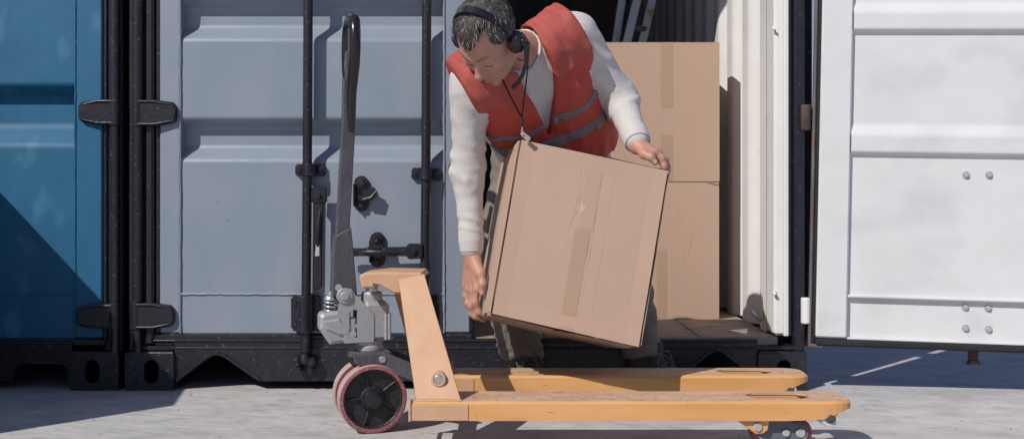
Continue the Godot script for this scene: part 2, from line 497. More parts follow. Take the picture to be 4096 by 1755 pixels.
func hinge_lug(barrel: float, far: float, yc: float, hgt: float, parent: Node3D) -> void:
	# barrel centre x, far end x of the blade
	var mb := MB.new()
	var s := signf(far - barrel)
	var h := hgt / 2
	var L := absf(far - barrel)
	var pts := PackedVector2Array()
	for q in [[0.0, h], [0.45 * L, h], [0.9 * L, h * 0.82], [0.97 * L, h * 0.6], [L, h * 0.25], [L, -h * 0.25], [0.97 * L, -h * 0.6], [0.9 * L, -h * 0.78], [0.45 * L, -h], [0.0, -h]]:
		pts.append(Vector2(barrel + s * q[0], yc + q[1]))
	mb.prism(pts, -0.006, 0.020, Transform3D(), 0.006)
	# raised ribs along both long edges
	for t in [-1.0, 1.0]:
		mb.tube([Vector3(barrel, yc + t * h * 0.86, 0.019), Vector3(barrel + s * 0.45 * L, yc + t * h * 0.86, 0.019), Vector3(barrel + s * 0.84 * L, yc + t * h * 0.62, 0.018)], [0.006, 0.006, 0.003], 7)
	mb.lathe([Vector2(0.0, -h * 1.06), Vector2(0.017, -h * 1.06), Vector2(0.0195, -h), Vector2(0.0195, h), Vector2(0.017, h * 1.06), Vector2(0.0, h * 1.06)], Transform3D(Basis(), Vector3(barrel, yc, 0.006)), 20)
	part("hinge", mb, M.black, parent)

func hex_bolt(mb: MB, p: Vector3, r: float, basis := Basis()) -> void:
	# axis z of basis
	var xf := Transform3D(basis * Basis(Vector3.RIGHT, PI / 2), p)
	mb.lathe([Vector2(r * 1.55, 0), Vector2(r * 1.55, r * 0.25), Vector2(r * 1.05, r * 0.3)], xf, 16)
	mb.lathe([Vector2(r, r * 0.25), Vector2(r, r * 0.95), Vector2(r * 0.85, r * 1.1), Vector2(0, r * 1.1)], xf, 6)

func end_rail(x0: float, x1: float, notches: Array, top: float, parent: Node3D) -> void:
	# notches: [left x, peak x0, peak x1, right x, peak y]
	var lowy := 0.0315
	var poly := PackedVector2Array([Vector2(x0, top), Vector2(x0, lowy)])
	var flanges := []
	for q in notches:
		var fl := MB.new()
		flanges.append(fl)
		var a := Vector2(q[0], lowy); var b := Vector2(q[1], q[4]); var d := Vector2(q[2], q[4]); var e := Vector2(q[3], lowy)
		var ring := rounded([a, b, d, e], 0.03, 4)
		for p in ring: poly.append(p)
		# flange welded along the edge of the cut-out
		for i in ring.size() - 1:
			var p: Vector2 = ring[i]; var r: Vector2 = ring[i + 1]
			var t := (r - p).normalized(); var nn := Vector2(-t.y, t.x) * 0.011
			fl.prism(PackedVector2Array([p, r, r + nn, p + nn]), -0.10, 0.0125)
	poly.append(Vector2(x1, lowy)); poly.append(Vector2(x1, top))
	var mb := MB.new()
	mb.prism(poly, -0.004, 0.008)
	var rail := part("bottom_rail", mb, M.black, parent)
	for fl in flanges: part("flange", fl, M.black, rail)
	var bk := MB.new()
	bk.bx(x0 - 0.17, x1 + 0.17, 0.126, top + 0.0, -0.155, -0.125, 0.002)
	bk.bx(x0, x1, 0.126, top + 0.05, -0.120, -0.085, 0.002) if x1 < 0.0 else bk.bx(x0 - 0.10, -0.16, 0.126, top + 0.03, -0.120, -0.085, 0.002)
	part("cross_member", bk, M.black, rail)
	var lip := MB.new()
	lip.bx(x0, x1, top - 0.012, top - 0.001, -0.12, 0.012, 0.003)
	lip.tube([Vector3(x0, top - 0.032, 0.008), Vector3(x1, top - 0.032, 0.008)], [0.004], 6)
	part("ledge", lip, M.black, rail)

func corrugated(mb: MB, z0: float, z1: float, y0: float, y1: float, xi: float, xo: float) -> void:
	# wall seen from inside; ridges run upright
	var z := z0
	var pts := [Vector2(z0, xi)]
	while z > z1:
		for q in [[0.110, xi], [0.170, xo], [0.240, xo], [0.300, xi]]:
			pts.append(Vector2(maxf(z - q[0], z1), q[1]))
		z -= 0.300
	var rp := rounded(pts, 0.018, 3)
	for i in rp.size() - 1:
		var a: Vector2 = rp[i]; var b: Vector2 = rp[i + 1]
		if a.x - b.x < 1e-5: continue
		mb.quad(Vector3(a.y, y0, a.x), Vector3(a.y, y1, a.x), Vector3(b.y, y1, b.x), Vector3(b.y, y0, b.x)) if xi > 0 else mb.quad(Vector3(a.y, y0, a.x), Vector3(b.y, y0, b.x), Vector3(b.y, y1, b.x), Vector3(a.y, y1, a.x))

func lock_rod(X: float, low: float, parent: Node3D) -> void:
	var mb := MB.new()
	mb.tube([Vector3(fx(X), fy(low), 0.036), Vector3(fx(X + 4), fy(430), 0.036), Vector3(fx(X + 11), 2.74, 0.036)], [0.0168], 20)
	part("lock_rod", mb, M.black, parent)

func rod_bracket(X: float, Y: float, turn: float, parent: Node3D) -> void:
	var mb := MB.new()
	var b := Basis(Vector3(0, 0, 1), turn)
	var o := Vector3(fx(X), fy(Y), 0.0)
	var xf := Transform3D(b, o)
	for s in [-1, 1]:
		mb.prism(PackedVector2Array([Vector2(s * 0.018, 0.021), Vector2(s * 0.047, 0.021), Vector2(s * 0.054, 0.012), Vector2(s * 0.054, -0.014), Vector2(s * 0.047, -0.022), Vector2(s * 0.018, -0.022)]), 0.001, 0.012, xf, 0.002)
		hex_bolt(mb, xf * Vector3(s * 0.038, 0, 0.012), 0.0085, b)
		mb.box(Transform3D(b, xf * Vector3(s * 0.0215, -0.0005, 0.025)), Vector3(0.005, 0.042, 0.048), 0.002)
	# saddle wrapping the rod
	var arc := PackedVector2Array()
	for k in 9: arc.append(Vector2(cos(PI * k / 8), sin(PI * k / 8)) * 0.024 + Vector2(0, 0.036))
	for k in 9: arc.append(Vector2(-cos(PI * k / 8), sin(PI * k / 8)) * 0.0185 + Vector2(0, 0.036))
	mb.prism(arc, -0.0215, 0.0205, Transform3D(b * Basis(Vector3(1, 0, 0), Vector3(0, 0, 1), Vector3(0, -1, 0)), o))
	part("rod_bracket", mb, M.black, parent)

func keeper(X: float, Y: float, catch_open: bool, parent: Node3D) -> void:
	# plate with two bolts and a hooked catch
	var o := Vector3(fx(X), fy(Y), 0.0)
	var mb := MB.new()
	mb.prism(slot(o.x, o.y, 0.052, 0.128, 8), 0.0, 0.010, Transform3D(), 0.002)
	mb.bx(o.x - 0.026, o.x - 0.018, o.y - 0.045, o.y + 0.035, 0.008, 0.036, 0.003)
	mb.bx(o.x - 0.012, o.x + 0.024, o.y - 0.030, o.y - 0.006, 0.008, 0.030, 0.006)
	hex_bolt(mb, o + Vector3(0.003, 0.042, 0.010), 0.0105)
	hex_bolt(mb, o + Vector3(0.0, -0.044, 0.010), 0.0100)
	var k := part("handle_keeper", mb, M.black, parent)
	var c := MB.new()
	if catch_open:
		var xf := Transform3D(Basis(Vector3(0, 0, 1), 0.55), o + Vector3(0.005, 0.040, 0.022))
		c.prism(PackedVector2Array([Vector2(-0.020, 0.008), Vector2(0.020, 0.008), Vector2(0.017, -0.030), Vector2(0.030, -0.052), Vector2(0.012, -0.064), Vector2(-0.012, -0.064), Vector2(-0.030, -0.052), Vector2(-0.017, -0.030)]), 0.0, 0.010, xf, 0.003)
		c.tube([xf * Vector3(-0.028, -0.055, 0.010), xf * Vector3(0.0, -0.066, 0.016), xf * Vector3(0.028, -0.055, 0.010)], [0.006, 0.009, 0.006], 10)
		hex_bolt(c, xf * Vector3(0, -0.004, 0.010), 0.012)
	else:
		c.prism(PackedVector2Array([Vector2(-0.019, 0.052), Vector2(0.019, 0.052), Vector2(0.021, 0.022), Vector2(0.036, 0.006), Vector2(0.014, -0.018), Vector2(-0.014, -0.018), Vector2(-0.034, 0.006), Vector2(-0.021, 0.022)]), 0.046, 0.056, Transform3D(Basis(), o + Vector3(0.002, 0, 0)), 0.003)
		c.tube([o + Vector3(-0.032, 0.005, 0.054), o + Vector3(0.002, -0.014, 0.062), o + Vector3(0.036, 0.005, 0.054)], [0.005, 0.009, 0.005], 10)
		hex_bolt(c, o + Vector3(0.002, 0.040, 0.056), 0.011)
	part("catch", c, M.black, k)

func lettering(mb: MB, a: Vector3, b: Vector3, h: float, count: int) -> void:
	# worn raised characters, no longer readable
	var t := (b - a).normalized()
	var u := Vector3(0, 0, 1).cross(t).normalized()
	for i in count:
		var p := a.lerp(b, (i + 0.5) / count)
		for k in 3:
			var q := p + u * h * rng.randf_range(-0.4, 0.4) + t * rng.randf_range(-0.0025, 0.0025)
			var bs := Basis(t, u, Vector3(0, 0, 1)) * Basis(Vector3(0, 0, 1), rng.randf_range(-0.9, 0.9))
			mb.box(Transform3D(bs, q), Vector3(0.0018, h * rng.randf_range(0.35, 0.8), 0.002), 0.0005)

func lock_handle(hub: Vector3, dirv: Vector3, length: float, parent: Node3D) -> void:
	# folded bracket on the rod and a pressed bar with a raised grip fold
	var t := dirv.normalized()
	var u := Vector3(0, 0, 1).cross(t)
	var bs := Basis(t, u, Vector3(0, 0, 1))
	var mb := MB.new()
	var xf := Transform3D(bs, hub)
	mb.prism(PackedVector2Array([Vector2(-0.004, -0.029), Vector2(0.004, 0.029)] if false else [Vector2(-0.026, -0.026), Vector2(0.022, -0.028), Vector2(0.030, -0.020), Vector2(0.030, 0.020), Vector2(0.022, 0.028), Vector2(-0.026, 0.026)]), 0.040, 0.062, xf, 0.004)
	hex_bolt(mb, xf * Vector3(0.004, 0, 0.062), 0.0095, Basis())
	var h := part("handle_hub", mb, M.black, parent)
	var bar := MB.new()
	bar.prism(PackedVector2Array([Vector2(0.02, -0.017), Vector2(0.11, -0.016), Vector2(0.20, -0.014), Vector2(length - 0.014, -0.016), Vector2(length, -0.008), Vector2(length, 0.008), Vector2(length - 0.014, 0.016), Vector2(0.20, 0.014), Vector2(0.11, 0.016), Vector2(0.02, 0.017)]), 0.046, 0.056, xf, 0.003)
	# twisted grip: a fin standing out of the bar
	bar.tube([xf * Vector3(0.055, 0.004, 0.054), xf * Vector3(0.10, 0.002, 0.067), xf * Vector3(0.15, 0.0, 0.070), xf * Vector3(0.19, 0.0, 0.054)], [0.003, 0.010, 0.011, 0.003], 10)
	lettering(bar, xf * Vector3(0.205, 0.003, 0.0565), xf * Vector3(length - 0.02, -0.003, 0.0565), 0.012, 9)
	part("handle_bar", bar, M.black, h)

func door_cam(X: float, Y: float, parent: Node3D) -> void:
	var o := Vector3(fx(X), fy(Y), 0.03)
	var mb := MB.new()
	mb.lathe([Vector2(0, -0.012), Vector2(0.019, -0.012), Vector2(0.022, 0.0), Vector2(0.019, 0.012), Vector2(0.012, 0.020), Vector2(0.0165, 0.034), Vector2(0.0165, 0.05)], Transform3D(Basis(), o), 18)
	for s in [-1, 1]:
		mb.box(Transform3D(Basis(Vector3.FORWARD, s * 0.3), o + Vector3(s * 0.026, -0.006, 0.004)), Vector3(0.026, 0.032, 0.040), 0.007)
		mb.box(Transform3D(Basis(Vector3.FORWARD, s * 0.2), o + Vector3(s * 0.020, -0.034, 0.002)), Vector3(0.022, 0.026, 0.034), 0.007)
	part("locking_cam", mb, M.black, parent)

func build_grey_container() -> void:
	var t := thing("shipping_container", "grey container with left door shut and white right door swung open", "container", Vector3(-0.165, 0, 0))
	var xl := -1.3845; var xr := 1.055
	casting(xl, fx(440), fx(384), t)
	casting(0.881, xr, fx(1970), t)
	end_rail(fx(440), 0.881, [[fx(447), fx(532), fx(556), fx(652), fy(892)], [fx(1702), fx(1794), fx(1814), fx(1905), fy(882)]], fy(852), t)
	# frame
	var mb := MB.new()
	mb.bx(xl, xl + 0.062, 0.131, 2.75, -0.16, -0.012, 0.006)
	mb.tube([Vector3(fx(346.5), 0.131, 0.004), Vector3(fx(341), 0.315, 0.004)], [0.0165], 16)
	mb.tube([Vector3(fx(345), 0.315, 0.003), Vector3(fx(348), 2.75, 0.003)], [0.0185], 16)
	part("corner_post", mb, M.black, t)
	mb = MB.new()
	mb.bx(1.018, xr, 0.131, 2.75, -0.16, -0.004, 0.006)
	mb.bx(1.004, 1.017, 0.186, 2.75, -0.075, -0.030, 0.004)
	mb.bx(1.0555, 1.094, 0.150, 2.75, -0.062, -0.047, 0.003)
	part("corner_post", mb, M.black, t)
	mb = MB.new()
	mb.bx(0.955, 1.003, 0.187, 2.75, -0.165, -0.045, 0.010)
	mb.bx(0.985, 1.0035, 0.187, 2.75, -0.044, -0.022, 0.004)
	part("door_jamb", mb, M.wall, t)
	mb = MB.new()
	mb.tube([Vector3(0.962, 0.345, -0.05), Vector3(0.950, 0.345, -0.036), Vector3(0.956, 0.338, -0.03)], [0.006], 8)
	part("lashing_hook", mb, M.wall, t)
	mb = MB.new()
	mb.tube([Vector3(0.957, 1.305, -0.05), Vector3(0.947, 1.305, -0.036), Vector3(0.955, 1.298, -0.03)], [0.005], 8)
	part("lashing_hook", mb, M.wall, t)
	mb = MB.new()
	mb.tube([Vector3(0.945, 0.225, -0.20), Vector3(0.915, 0.252, -0.19), Vector3(0.905, 0.262, -0.19)], [0.008], 8)
	part("lashing_hook", mb, M.alu, t)
	mb = MB.new()
	mb.tube([Vector3(0.958, 0.225, -0.19), Vector3(0.950, 0.262, -0.18)], [0.007, 0.004], 8)
	part("lashing_hook", mb, M.alu, t)
	mb = MB.new()
	mb.bx(xl, xr, 2.75, 2.89, -0.16, 0.0, 0.01)
	part("header", mb, M.black, t)
	mb = MB.new()
	corrugated(mb, -0.15, -5.9, 0.187, 2.77, 0.953, 0.992)
	part("side_wall", mb, M.wall, t, "white corrugated inner wall lit by the sun")
	mb = MB.new()
	corrugated(mb, -0.15, -5.9, 0.187, 2.77, -1.29, -1.325)
	part("side_wall", mb, M.wall, t)
	mb = MB.new()
	mb.bx(1.030, 1.052, 0.02, 2.77, -5.95, -0.161, 0.002)
	mb.bx(-1.381, -1.36, 0.02, 2.77, -5.95, -0.161, 0.002)
	mb.bx(-1.381, 1.052, 0.02, 2.77, -5.98, -5.952, 0.002)
	part("outer_wall", mb, M.grey, t)
	mb = MB.new()
	mb.bx(-1.38, 1.05, 2.772, 2.86, -5.98, -0.162, 0.002)
	part("roof", mb, M.grey, t)
	# floor boards run the length of the container
	var fl := MB.new()
	fl.bx(-1.355, 1.028, 0.140, 0.155, -5.9, -0.005, 0.002)
	var floor_part := part("floor", fl, M.black, t)
	var nb := 8
	for i in nb:
		var b := MB.new()
		var a := lerpf(-1.29, 0.965, float(i) / nb); var e := lerpf(-1.29, 0.965, float(i + 1) / nb) - 0.004
		b.bx(a, e, 0.156, 0.1845 + 0.0006 * (i % 2), -2.42, -0.020, 0.002)
		part("floor_board", b, M.ply, floor_part)
		b = MB.new()
		b.bx(a, e, 0.156, 0.1845 + 0.0006 * (i % 2), -5.9, -2.424, 0.002)
		part("floor_board", b, M.ply, floor_part)

	# ---- shut left door
	var L0 := fx(400); var P0 := fx(452); var P1 := fx(1117); var L1 := fx(1183)
	var d := MB.new()
	var y0 := fy(838)
	var prof := []
	var y := 2.74
	prof.append(Vector2(y, -0.004))
	for g in [1.8411, 1.4058, 0.9705]:
		prof.append_array([Vector2(g, -0.004), Vector2(g - 0.026, -0.056), Vector2(g - 0.098, -0.056), Vector2(g - 0.146, -0.004)])
	prof.append(Vector2(y0, -0.004))
	sheet(d, rounded(prof, 0.014), P0, P1)
	d.bx(L0, P0, y0, 2.74, -0.06, 0.0, 0.005)
	d.bx(P1, L1, y0, 2.74, -0.06, 0.0, 0.006)
	d.bx(P0 - 0.01, P1 + 0.01, y0, 2.74, -0.075, -0.060, 0.001)
	var door := part("door", d, M.grey, t, "grey corrugated door with black locking gear")
	var w := MB.new()
	bead(w, Vector3(P0, y0, 0.0), Vector3(P0, 2.74, 0.0), 0.0032)
	bead(w, Vector3(P1, y0, 0.0), Vector3(P1, 2.74, 0.0), 0.0045)
	bead(w, Vector3(P0, fy(740), -0.003), Vector3(P1, fy(740), -0.003), 0.0045)
	part("weld_seam", w, M.grey, door)
	w = MB.new()
	w.bx(fx(385), L0 - 0.0005, fy(850), 2.74, -0.05, -0.012, 0.004)
	w.bx(fx(363), fx(385), fy(868), 2.74, -0.045, 0.004, 0.008)
	w.bx(fx(385), L1 + 0.012, fy(864), y0 - 0.001, -0.05, 0.004, 0.008)
	w.tube([Vector3(fx(386), fy(857), 0.003), Vector3(L1, fy(857), 0.003)], [0.006], 8)
	w.bx(L1 + 0.001, L1 + 0.012, y0, 2.74, -0.05, -0.006, 0.004)
	part("gasket", w, M.black, door)
	hinge_lug(fx(346), fx(446), fy(285), 0.094, door)
	hinge_lug(fx(341), fx(440), fy(794), 0.094, door)
	lock_rod(773, 880, door)
	lock_rod(1069, 880, door)
	rod_bracket(781, 428, 0.0, door)
	rod_bracket(1073, 438, -0.04, door)
	# lower rod guides
	for X in [771, 1068]:
		var g := MB.new()
		var c := Vector3(fx(X), fy(787), 0.0)
		g.prism(PackedVector2Array([Vector2(c.x - 0.055, c.y - 0.050), Vector2(c.x - 0.045, c.y - 0.064), Vector2(c.x + 0.045, c.y - 0.064), Vector2(c.x + 0.052, c.y - 0.050), Vector2(c.x + 0.052, c.y + 0.052), Vector2(c.x + 0.045, c.y + 0.062), Vector2(c.x - 0.045, c.y + 0.062), Vector2(c.x - 0.055, c.y + 0.052)]), 0.001, 0.012, Transform3D(), 0.002)
		g.lathe([Vector2(0.017, -0.066), Vector2(0.026, -0.066), Vector2(0.027, -0.060), Vector2(0.027, 0.062), Vector2(0.026, 0.066), Vector2(0.017, 0.066)], Transform3D(Basis(), c + Vector3(0, 0, 0.036)), 20)
		g.bx(c.x - 0.027, c.x + 0.027, c.y - 0.062, c.y + 0.062, 0.010, 0.036, 0.002)
		for sx in [-1, 1]:
			for sy in [-1, 1]:
				hex_bolt(g, c + Vector3(sx * 0.040, sy * 0.036 - 0.001, 0.012), 0.009)
		part("rod_guide", g, M.black, door)
	door_cam(771, 902, door)
	door_cam(1066, 902, door)
	lock_handle(Vector3(fx(809), fy(490), 0.0), Vector3(-0.02, -1, 0), 0.335, door)
	lock_handle(Vector3(fx(1048), fy(630), 0.0), Vector3(-1, -0.018, 0), 0.262, door)
	# paint worn to bare metal on the hanging handle
	var bare := MB.new()
	bare.prism(PackedVector2Array([Vector2(fx(803), fy(562)), Vector2(fx(810), fy(558)), Vector2(fx(811), fy(600)), Vector2(fx(811), fy(642)), Vector2(fx(799), fy(643)), Vector2(fx(802), fy(612))]), 0.0555, 0.0605, Transform3D(), 0.0015)
	part("worn_grip", bare, M.zinc, door)
	keeper(909, 487, true, door)
	keeper(949, 628, false, door)

	# ---- open right door
	var o := MB.new()
	var xf := Transform3D(Basis(Vector3.UP, -deg_to_rad(7.0)) * Basis(Vector3(0, 0, 1), -0.020), Vector3(1.074, 0.004, 0.052))
	var wp := []
	wp.append(Vector2(2.74, -0.021))
	for g in [1.812, 1.3796, 0.947]:
		wp.append_array([Vector2(g, -0.021), Vector2(g - 0.038, -0.001), Vector2(g - 0.100, -0.001), Vector2(g - 0.108, -0.021)])
	wp.append(Vector2(0.345, -0.021))
	sheet(o, rounded(wp, 0.010), 0.108, 1.03, xf)
	sheet(o, [Vector2(0.346, -0.026), Vector2(0.19, -0.026)], 0.108, 1.03, xf)
	var bx2 := func(mb2: MB, a: float, b: float, c2: float, e: float, f2: float, g2: float, bev: float):
		mb2.box(Transform3D(xf.basis, xf * Vector3((a + b) / 2, (c2 + e) / 2, (f2 + g2) / 2)), Vector3(b - a, e - c2, g2 - f2), bev)
	bx2.call(o, 0.0, 0.107, 0.190, 2.74, -0.045, 0.0, 0.006)
	bx2.call(o, 1.031, 1.14, 0.190, 2.74, -0.045, 0.0, 0.006)
	bx2.call(o, 0.0, 1.14, 0.190, 2.74, -0.058, -0.046, 0.002)
	bx2.call(o, 0.108, 1.03, 0.334, 0.345, -0.030, -0.003, 0.003)
	bx2.call(o, 0.108, 1.03, 0.186, 0.194, -0.030, -0.006, 0.002)
	var wd := part("door", o, M.white, t, "open white door, its ribbed inner face turned outward")
	var gs := MB.new()
	bx2.call(gs, 0.0, 1.14, 0.160, 0.1855, -0.040, -0.002, 0.007)
	bx2.call(gs, -0.010, -0.0005, 0.168, 2.74, -0.042, -0.012, 0.003)
	part("gasket", gs, M.rubber, wd)
	gs = MB.new()
	bx2.call(gs, -0.022, -0.0105, 0.160, 2.74, -0.046, -0.022, 0.004)
	bx2.call(gs, -0.022, 0.03, 0.150, 0.1655, -0.046, -0.010, 0.005)
	part("edge_seal", gs, M.seal, wd)
	for q in [[2439, 440], [2495, 440], [2438, 775], [2494, 777], [2439, 829], [2495, 831]]:
		var p := at(q[0], q[1], 0.055 + 0.122 * 0.56)
		var u := xf.affine_inverse() * p
		var bm := MB.new()
		hex_bolt(bm, xf * Vector3(u.x, u.y, -0.021 if u.y > 0.345 else -0.026), 0.0088, xf.basis)
		part("bolt", bm, M.zinc, wd)
	var cam := MB.new()
	var cp := xf * Vector3((xf.affine_inverse() * at(2458, 900, 0.07)).x, 0.150, -0.085)
	cam.tube([cp + Vector3(0, 0.9, 0), cp], [0.0168], 16)
	cam.box(Transform3D(xf.basis, cp + Vector3(0, -0.012, 0)), Vector3(0.030, 0.034, 0.034), 0.006)
	cam.prism(PackedVector2Array([Vector2(-0.022, -0.012), Vector2(0.024, -0.010), Vector2(0.012, 0.006), Vector2(-0.012, 0.006)]), -0.016, 0.016, Transform3D(xf.basis, cp + Vector3(0, -0.034, 0)), 0.003)
	part("locking_cam", cam, M.rust, wd)
	# hinges joining the post and the open door
	for q in [[0.975, M.rust], [0.285, M.wall], [1.65, M.wall]]:
		var hm := MB.new()
		hm.lathe([Vector2(0, -0.046), Vector2(0.016, -0.046), Vector2(0.018, -0.042), Vector2(0.018, 0.042), Vector2(0.016, 0.046), Vector2(0, 0.046)], Transform3D(Basis(), Vector3(1.050 + 0.004, q[0], 0.012)), 16)
		hm.bx(1.050, 1.105, q[0] - 0.040, q[0] + 0.040, -0.016, -0.004, 0.003)
		part("hinge", hm, q[1], wd)

func build_blue_container() -> void:
	var xr := -1.4073
	var t := thing("shipping_container", "blue container at the left with black hinges and corner casting", "container", Vector3(-2.6, 0, 0))
	casting(fx(181), xr, fx(236), t)
	end_rail(-3.6, fx(181) - 0.0005, [[fx(36), fx(40), fx(170), fx(174), fy(914)]], fy(858), t)
	var mb := MB.new()
	mb.bx(xr - 0.064, xr, 0.131, 2.75, -0.16, -0.012, 0.006)
	mb.tube([Vector3(fx(288), 0.131, 0.004), Vector3(fx(289), 2.75, 0.004)], [0.0165], 16)
	part("corner_post", mb, M.black, t)
	mb = MB.new()
	mb.bx(xr - 0.03, xr - 0.002, 0.02, 2.77, -5.95, -0.161, 0.002)
	mb.bx(-3.8, -3.77, 0.02, 2.77, -5.95, -0.161, 0.002)
	mb.bx(-3.8, xr - 0.002, 0.02, 2.77, -5.98, -5.952, 0.002)
	part("outer_wall", mb, M.blue, t)
	mb = MB.new()
	mb.bx(-3.8, xr - 0.002, 2.772, 2.86, -5.98, -0.162, 0.002)
	part("roof", mb, M.blue, t)
	mb = MB.new()
	mb.bx(-3.845, xr, 2.75, 2.89, -0.16, 0.0, 0.01)
	part("header", mb, M.black, t)
	mb = MB.new()
	mb.bx(-3.78, xr - 0.03, 0.14, 0.18, -5.9, -0.16, 0.002)
	part("floor", mb, M.ply, t)
	var L0 := fx(187); var L1 := fx(255); var y0 := fy(850)
	var d := MB.new()
	var prof := [Vector2(2.74, -0.004)]
	for g in [1.72, 1.0918]:
		prof.append_array([Vector2(g, -0.004), Vector2(g - 0.036, -0.062), Vector2(g - 0.142, -0.062), Vector2(g - 0.214, -0.004)])
	prof.append(Vector2(y0, -0.004))
	sheet(d, rounded(prof, 0.016), -2.55, L0)
	d.bx(L0, L1, y0, 2.74, -0.06, 0.0, 0.005)
	d.bx(-2.56, L0 + 0.01, y0, 2.74, -0.08, -0.066, 0.001)
	var door := part("door", d, M.blue, t, "glossy blue corrugated door half in shade")
	var d2 := MB.new()
	d2.bx(-3.78, -2.57, y0, 2.74, -0.06, 0.0, 0.005)
	part("door", d2, M.blue, t)
	var w := MB.new()
	bead(w, Vector3(L0, y0, 0.0), Vector3(L0 + 0.002, 2.74, 0.0), 0.0036)
	bead(w, Vector3(-2.5, fy(742), -0.003), Vector3(L0, fy(742), -0.003), 0.003)
	part("weld_seam", w, M.blue, door)
	w = MB.new()
	w.bx(L1 + 0.0005, fx(268), fy(858), 2.74, -0.05, -0.004, 0.006)
	w.bx(fx(268) + 0.0005, fx(279), fy(858), 2.74, -0.05, -0.012, 0.006)
	w.bx(-2.6, fx(266), fy(872), y0 - 0.001, -0.05, 0.003, 0.008)
	part("gasket", w, M.black, door)
	hinge_lug(fx(289), fx(199), fy(283), 0.090, door)
	hinge_lug(fx(288), fx(194), fy(795), 0.088, door)

func build_setting() -> void:
	var g := MB.new()
	g.quad(Vector3(-60, 0, 60), Vector3(60, 0, 60), Vector3(60, 0, -60), Vector3(-60, 0, -60))
	structure("ground", g, M.concrete)
	# loose grit lying about, thicker along the foot of the containers
	var gm := MB.new()
	for i in 170:
		var far := rng.randf() < 0.55
		var px := rng.randf_range(-2.0, 2.2)
		var pz := 0.03 + absf(rng.randfn(0.0, 0.06)) if far else rng.randf_range(0.05, 1.4)
		var sz := rng.randf_range(0.0012, 0.0042)
		gm.box(Transform3D(Basis(Vector3(rng.randf(), 1, rng.randf()).normalized(), rng.randf() * TAU), Vector3(px, sz * 0.5, pz)), Vector3(sz * 1.6, sz * 1.2, sz * 1.3), sz * 0.3)
	var grit := part("grit", gm, M.stone, self)
	grit.set_meta("kind", "stuff")
	tag(grit, "small grey grit scattered over the concrete ground", "grit")
	build_grey_container()
	build_blue_container()
	# a crate just outside the picture whose shadow falls on the blue door and the ground
	var T := Vector3(-1.893, 0.0, 1.133)
	var e := Vector3(-0.196, 0, -1).normalized()
	var side := Vector3(e.z, 0, -e.x)
	var c := thing("timber_crate", "closed timber crate standing beside the yard, past the left edge", "crate", T + e * 0.6 + side * 0.5)
	var bs := Basis(side, Vector3.UP, -e) 
	bs = Basis(-side, Vector3.UP, (-side).cross(Vector3.UP))
	var mbc := MB.new()
	mbc.box(Transform3D(bs, T + e * 0.6 + side * 0.5 + Vector3(0, 0.545, 0)), Vector3(0.95, 0.87, 1.15), 0.004)
	var body := part("core", mbc, M.timber, c)
	for k in 7:
		for f in 2:
			var pl := MB.new()
			var yy := 0.11 + 0.1283 * k + 0.0615
			pl.box(Transform3D(bs, T + e * 0.6 + side * (0.0125 if f == 0 else 0.9875) + Vector3(0, yy, 0)), Vector3(0.022, 0.122, 1.20), 0.003)
			part("plank", pl, M.timber, body)
	for k in 3:
		var rn := MB.new()
		rn.box(Transform3D(bs, T + e * (0.08 + 0.52 * k) + side * 0.5 + Vector3(0, 0.055, 0)), Vector3(1.0, 0.11, 0.10), 0.004)
		part("runner", rn, M.timber, c)
	var ld := MB.new()
	ld.box(Transform3D(bs, T + e * 0.6 + side * 0.5 + Vector3(0, 0.990, 0)), Vector3(1.0, 0.02, 1.20), 0.003)
	part("lid", ld, M.timber, c)

# ---------------------------------------------------------------- cartons and things in the container
func carton(label: String, x0: float, x1: float, y0: float, y1: float, z1: float, depth: float, tapes: Array, sag: float) -> Node3D:
	var t := thing("cardboard_box", label, "box", Vector3((x0 + x1) / 2, y0, z1 - depth / 2), "cartons stacked inside the container")
	var mb := MB.new()
	# slightly bowed faces
	var n := 8
	for f in 4:
		for i in n:
			for j in n:
				var q := []
				for k in [[0, 0], [1, 0], [1, 1], [0, 1]]:
					var u := float(i + k[0]) / n; var v := float(j + k[1]) / n
					var bow := sag * sin(PI * u) * sin(PI * v)
					match f:
						0: q.append(Vector3(lerpf(x0, x1, u), lerpf(y0, y1, v), z1 + bow))
						1: q.append(Vector3(x1 + bow, lerpf(y0, y1, v), lerpf(z1, z1 - depth, u)))
						2: q.append(Vector3(lerpf(x1, x0, u), lerpf(y0, y1, v), z1 - depth - bow))
						3: q.append(Vector3(x0 - bow, lerpf(y0, y1, v), lerpf(z1 - depth, z1, u)))
				mb.quad(q[0], q[1], q[2], q[3])
	mb.quad(Vector3(x0, y0, z1), Vector3(x0, y0, z1 - depth), Vector3(x1, y0, z1 - depth), Vector3(x1, y0, z1))
	mb.quad(Vector3(x0, y1, z1), Vector3(x1, y1, z1), Vector3(x1, y1, z1 - depth), Vector3(x0, y1, z1 - depth))
	part("carton", mb, M.card, t)
	var fl := MB.new()
	fl.bx(x0 + 0.002, x1 - 0.002, y1 + 0.0005, y1 + 0.0035, z1 - depth / 2 + 0.001, z1 - 0.002, 0.001)
	part("flap", fl, M.card, t)
	fl = MB.new()
	fl.bx(x0 + 0.002, x1 - 0.002, y1 + 0.0005, y1 + 0.0035, z1 - depth + 0.002, z1 - depth / 2 - 0.001, 0.001)
	part("flap", fl, M.card, t)
	for s in tapes:
		var tp := MB.new()
		var m := 10
		for i in m:
			var va := lerpf(s[2], s[3], float(i) / m); var vb := lerpf(s[2], s[3], float(i + 1) / m)
			var f := func(x, y): return Vector3(x, y, z1 + 0.0008 + sag * sin(PI * (x - x0) / (x1 - x0)) * sin(PI * (y - y0) / (y1 - y0)))
			tp.quad(f.call(s[0], va), f.call(s[1], va), f.call(s[1], vb), f.call(s[0], vb))
		part("packing_tape", tp, M.tape, t)
	return t

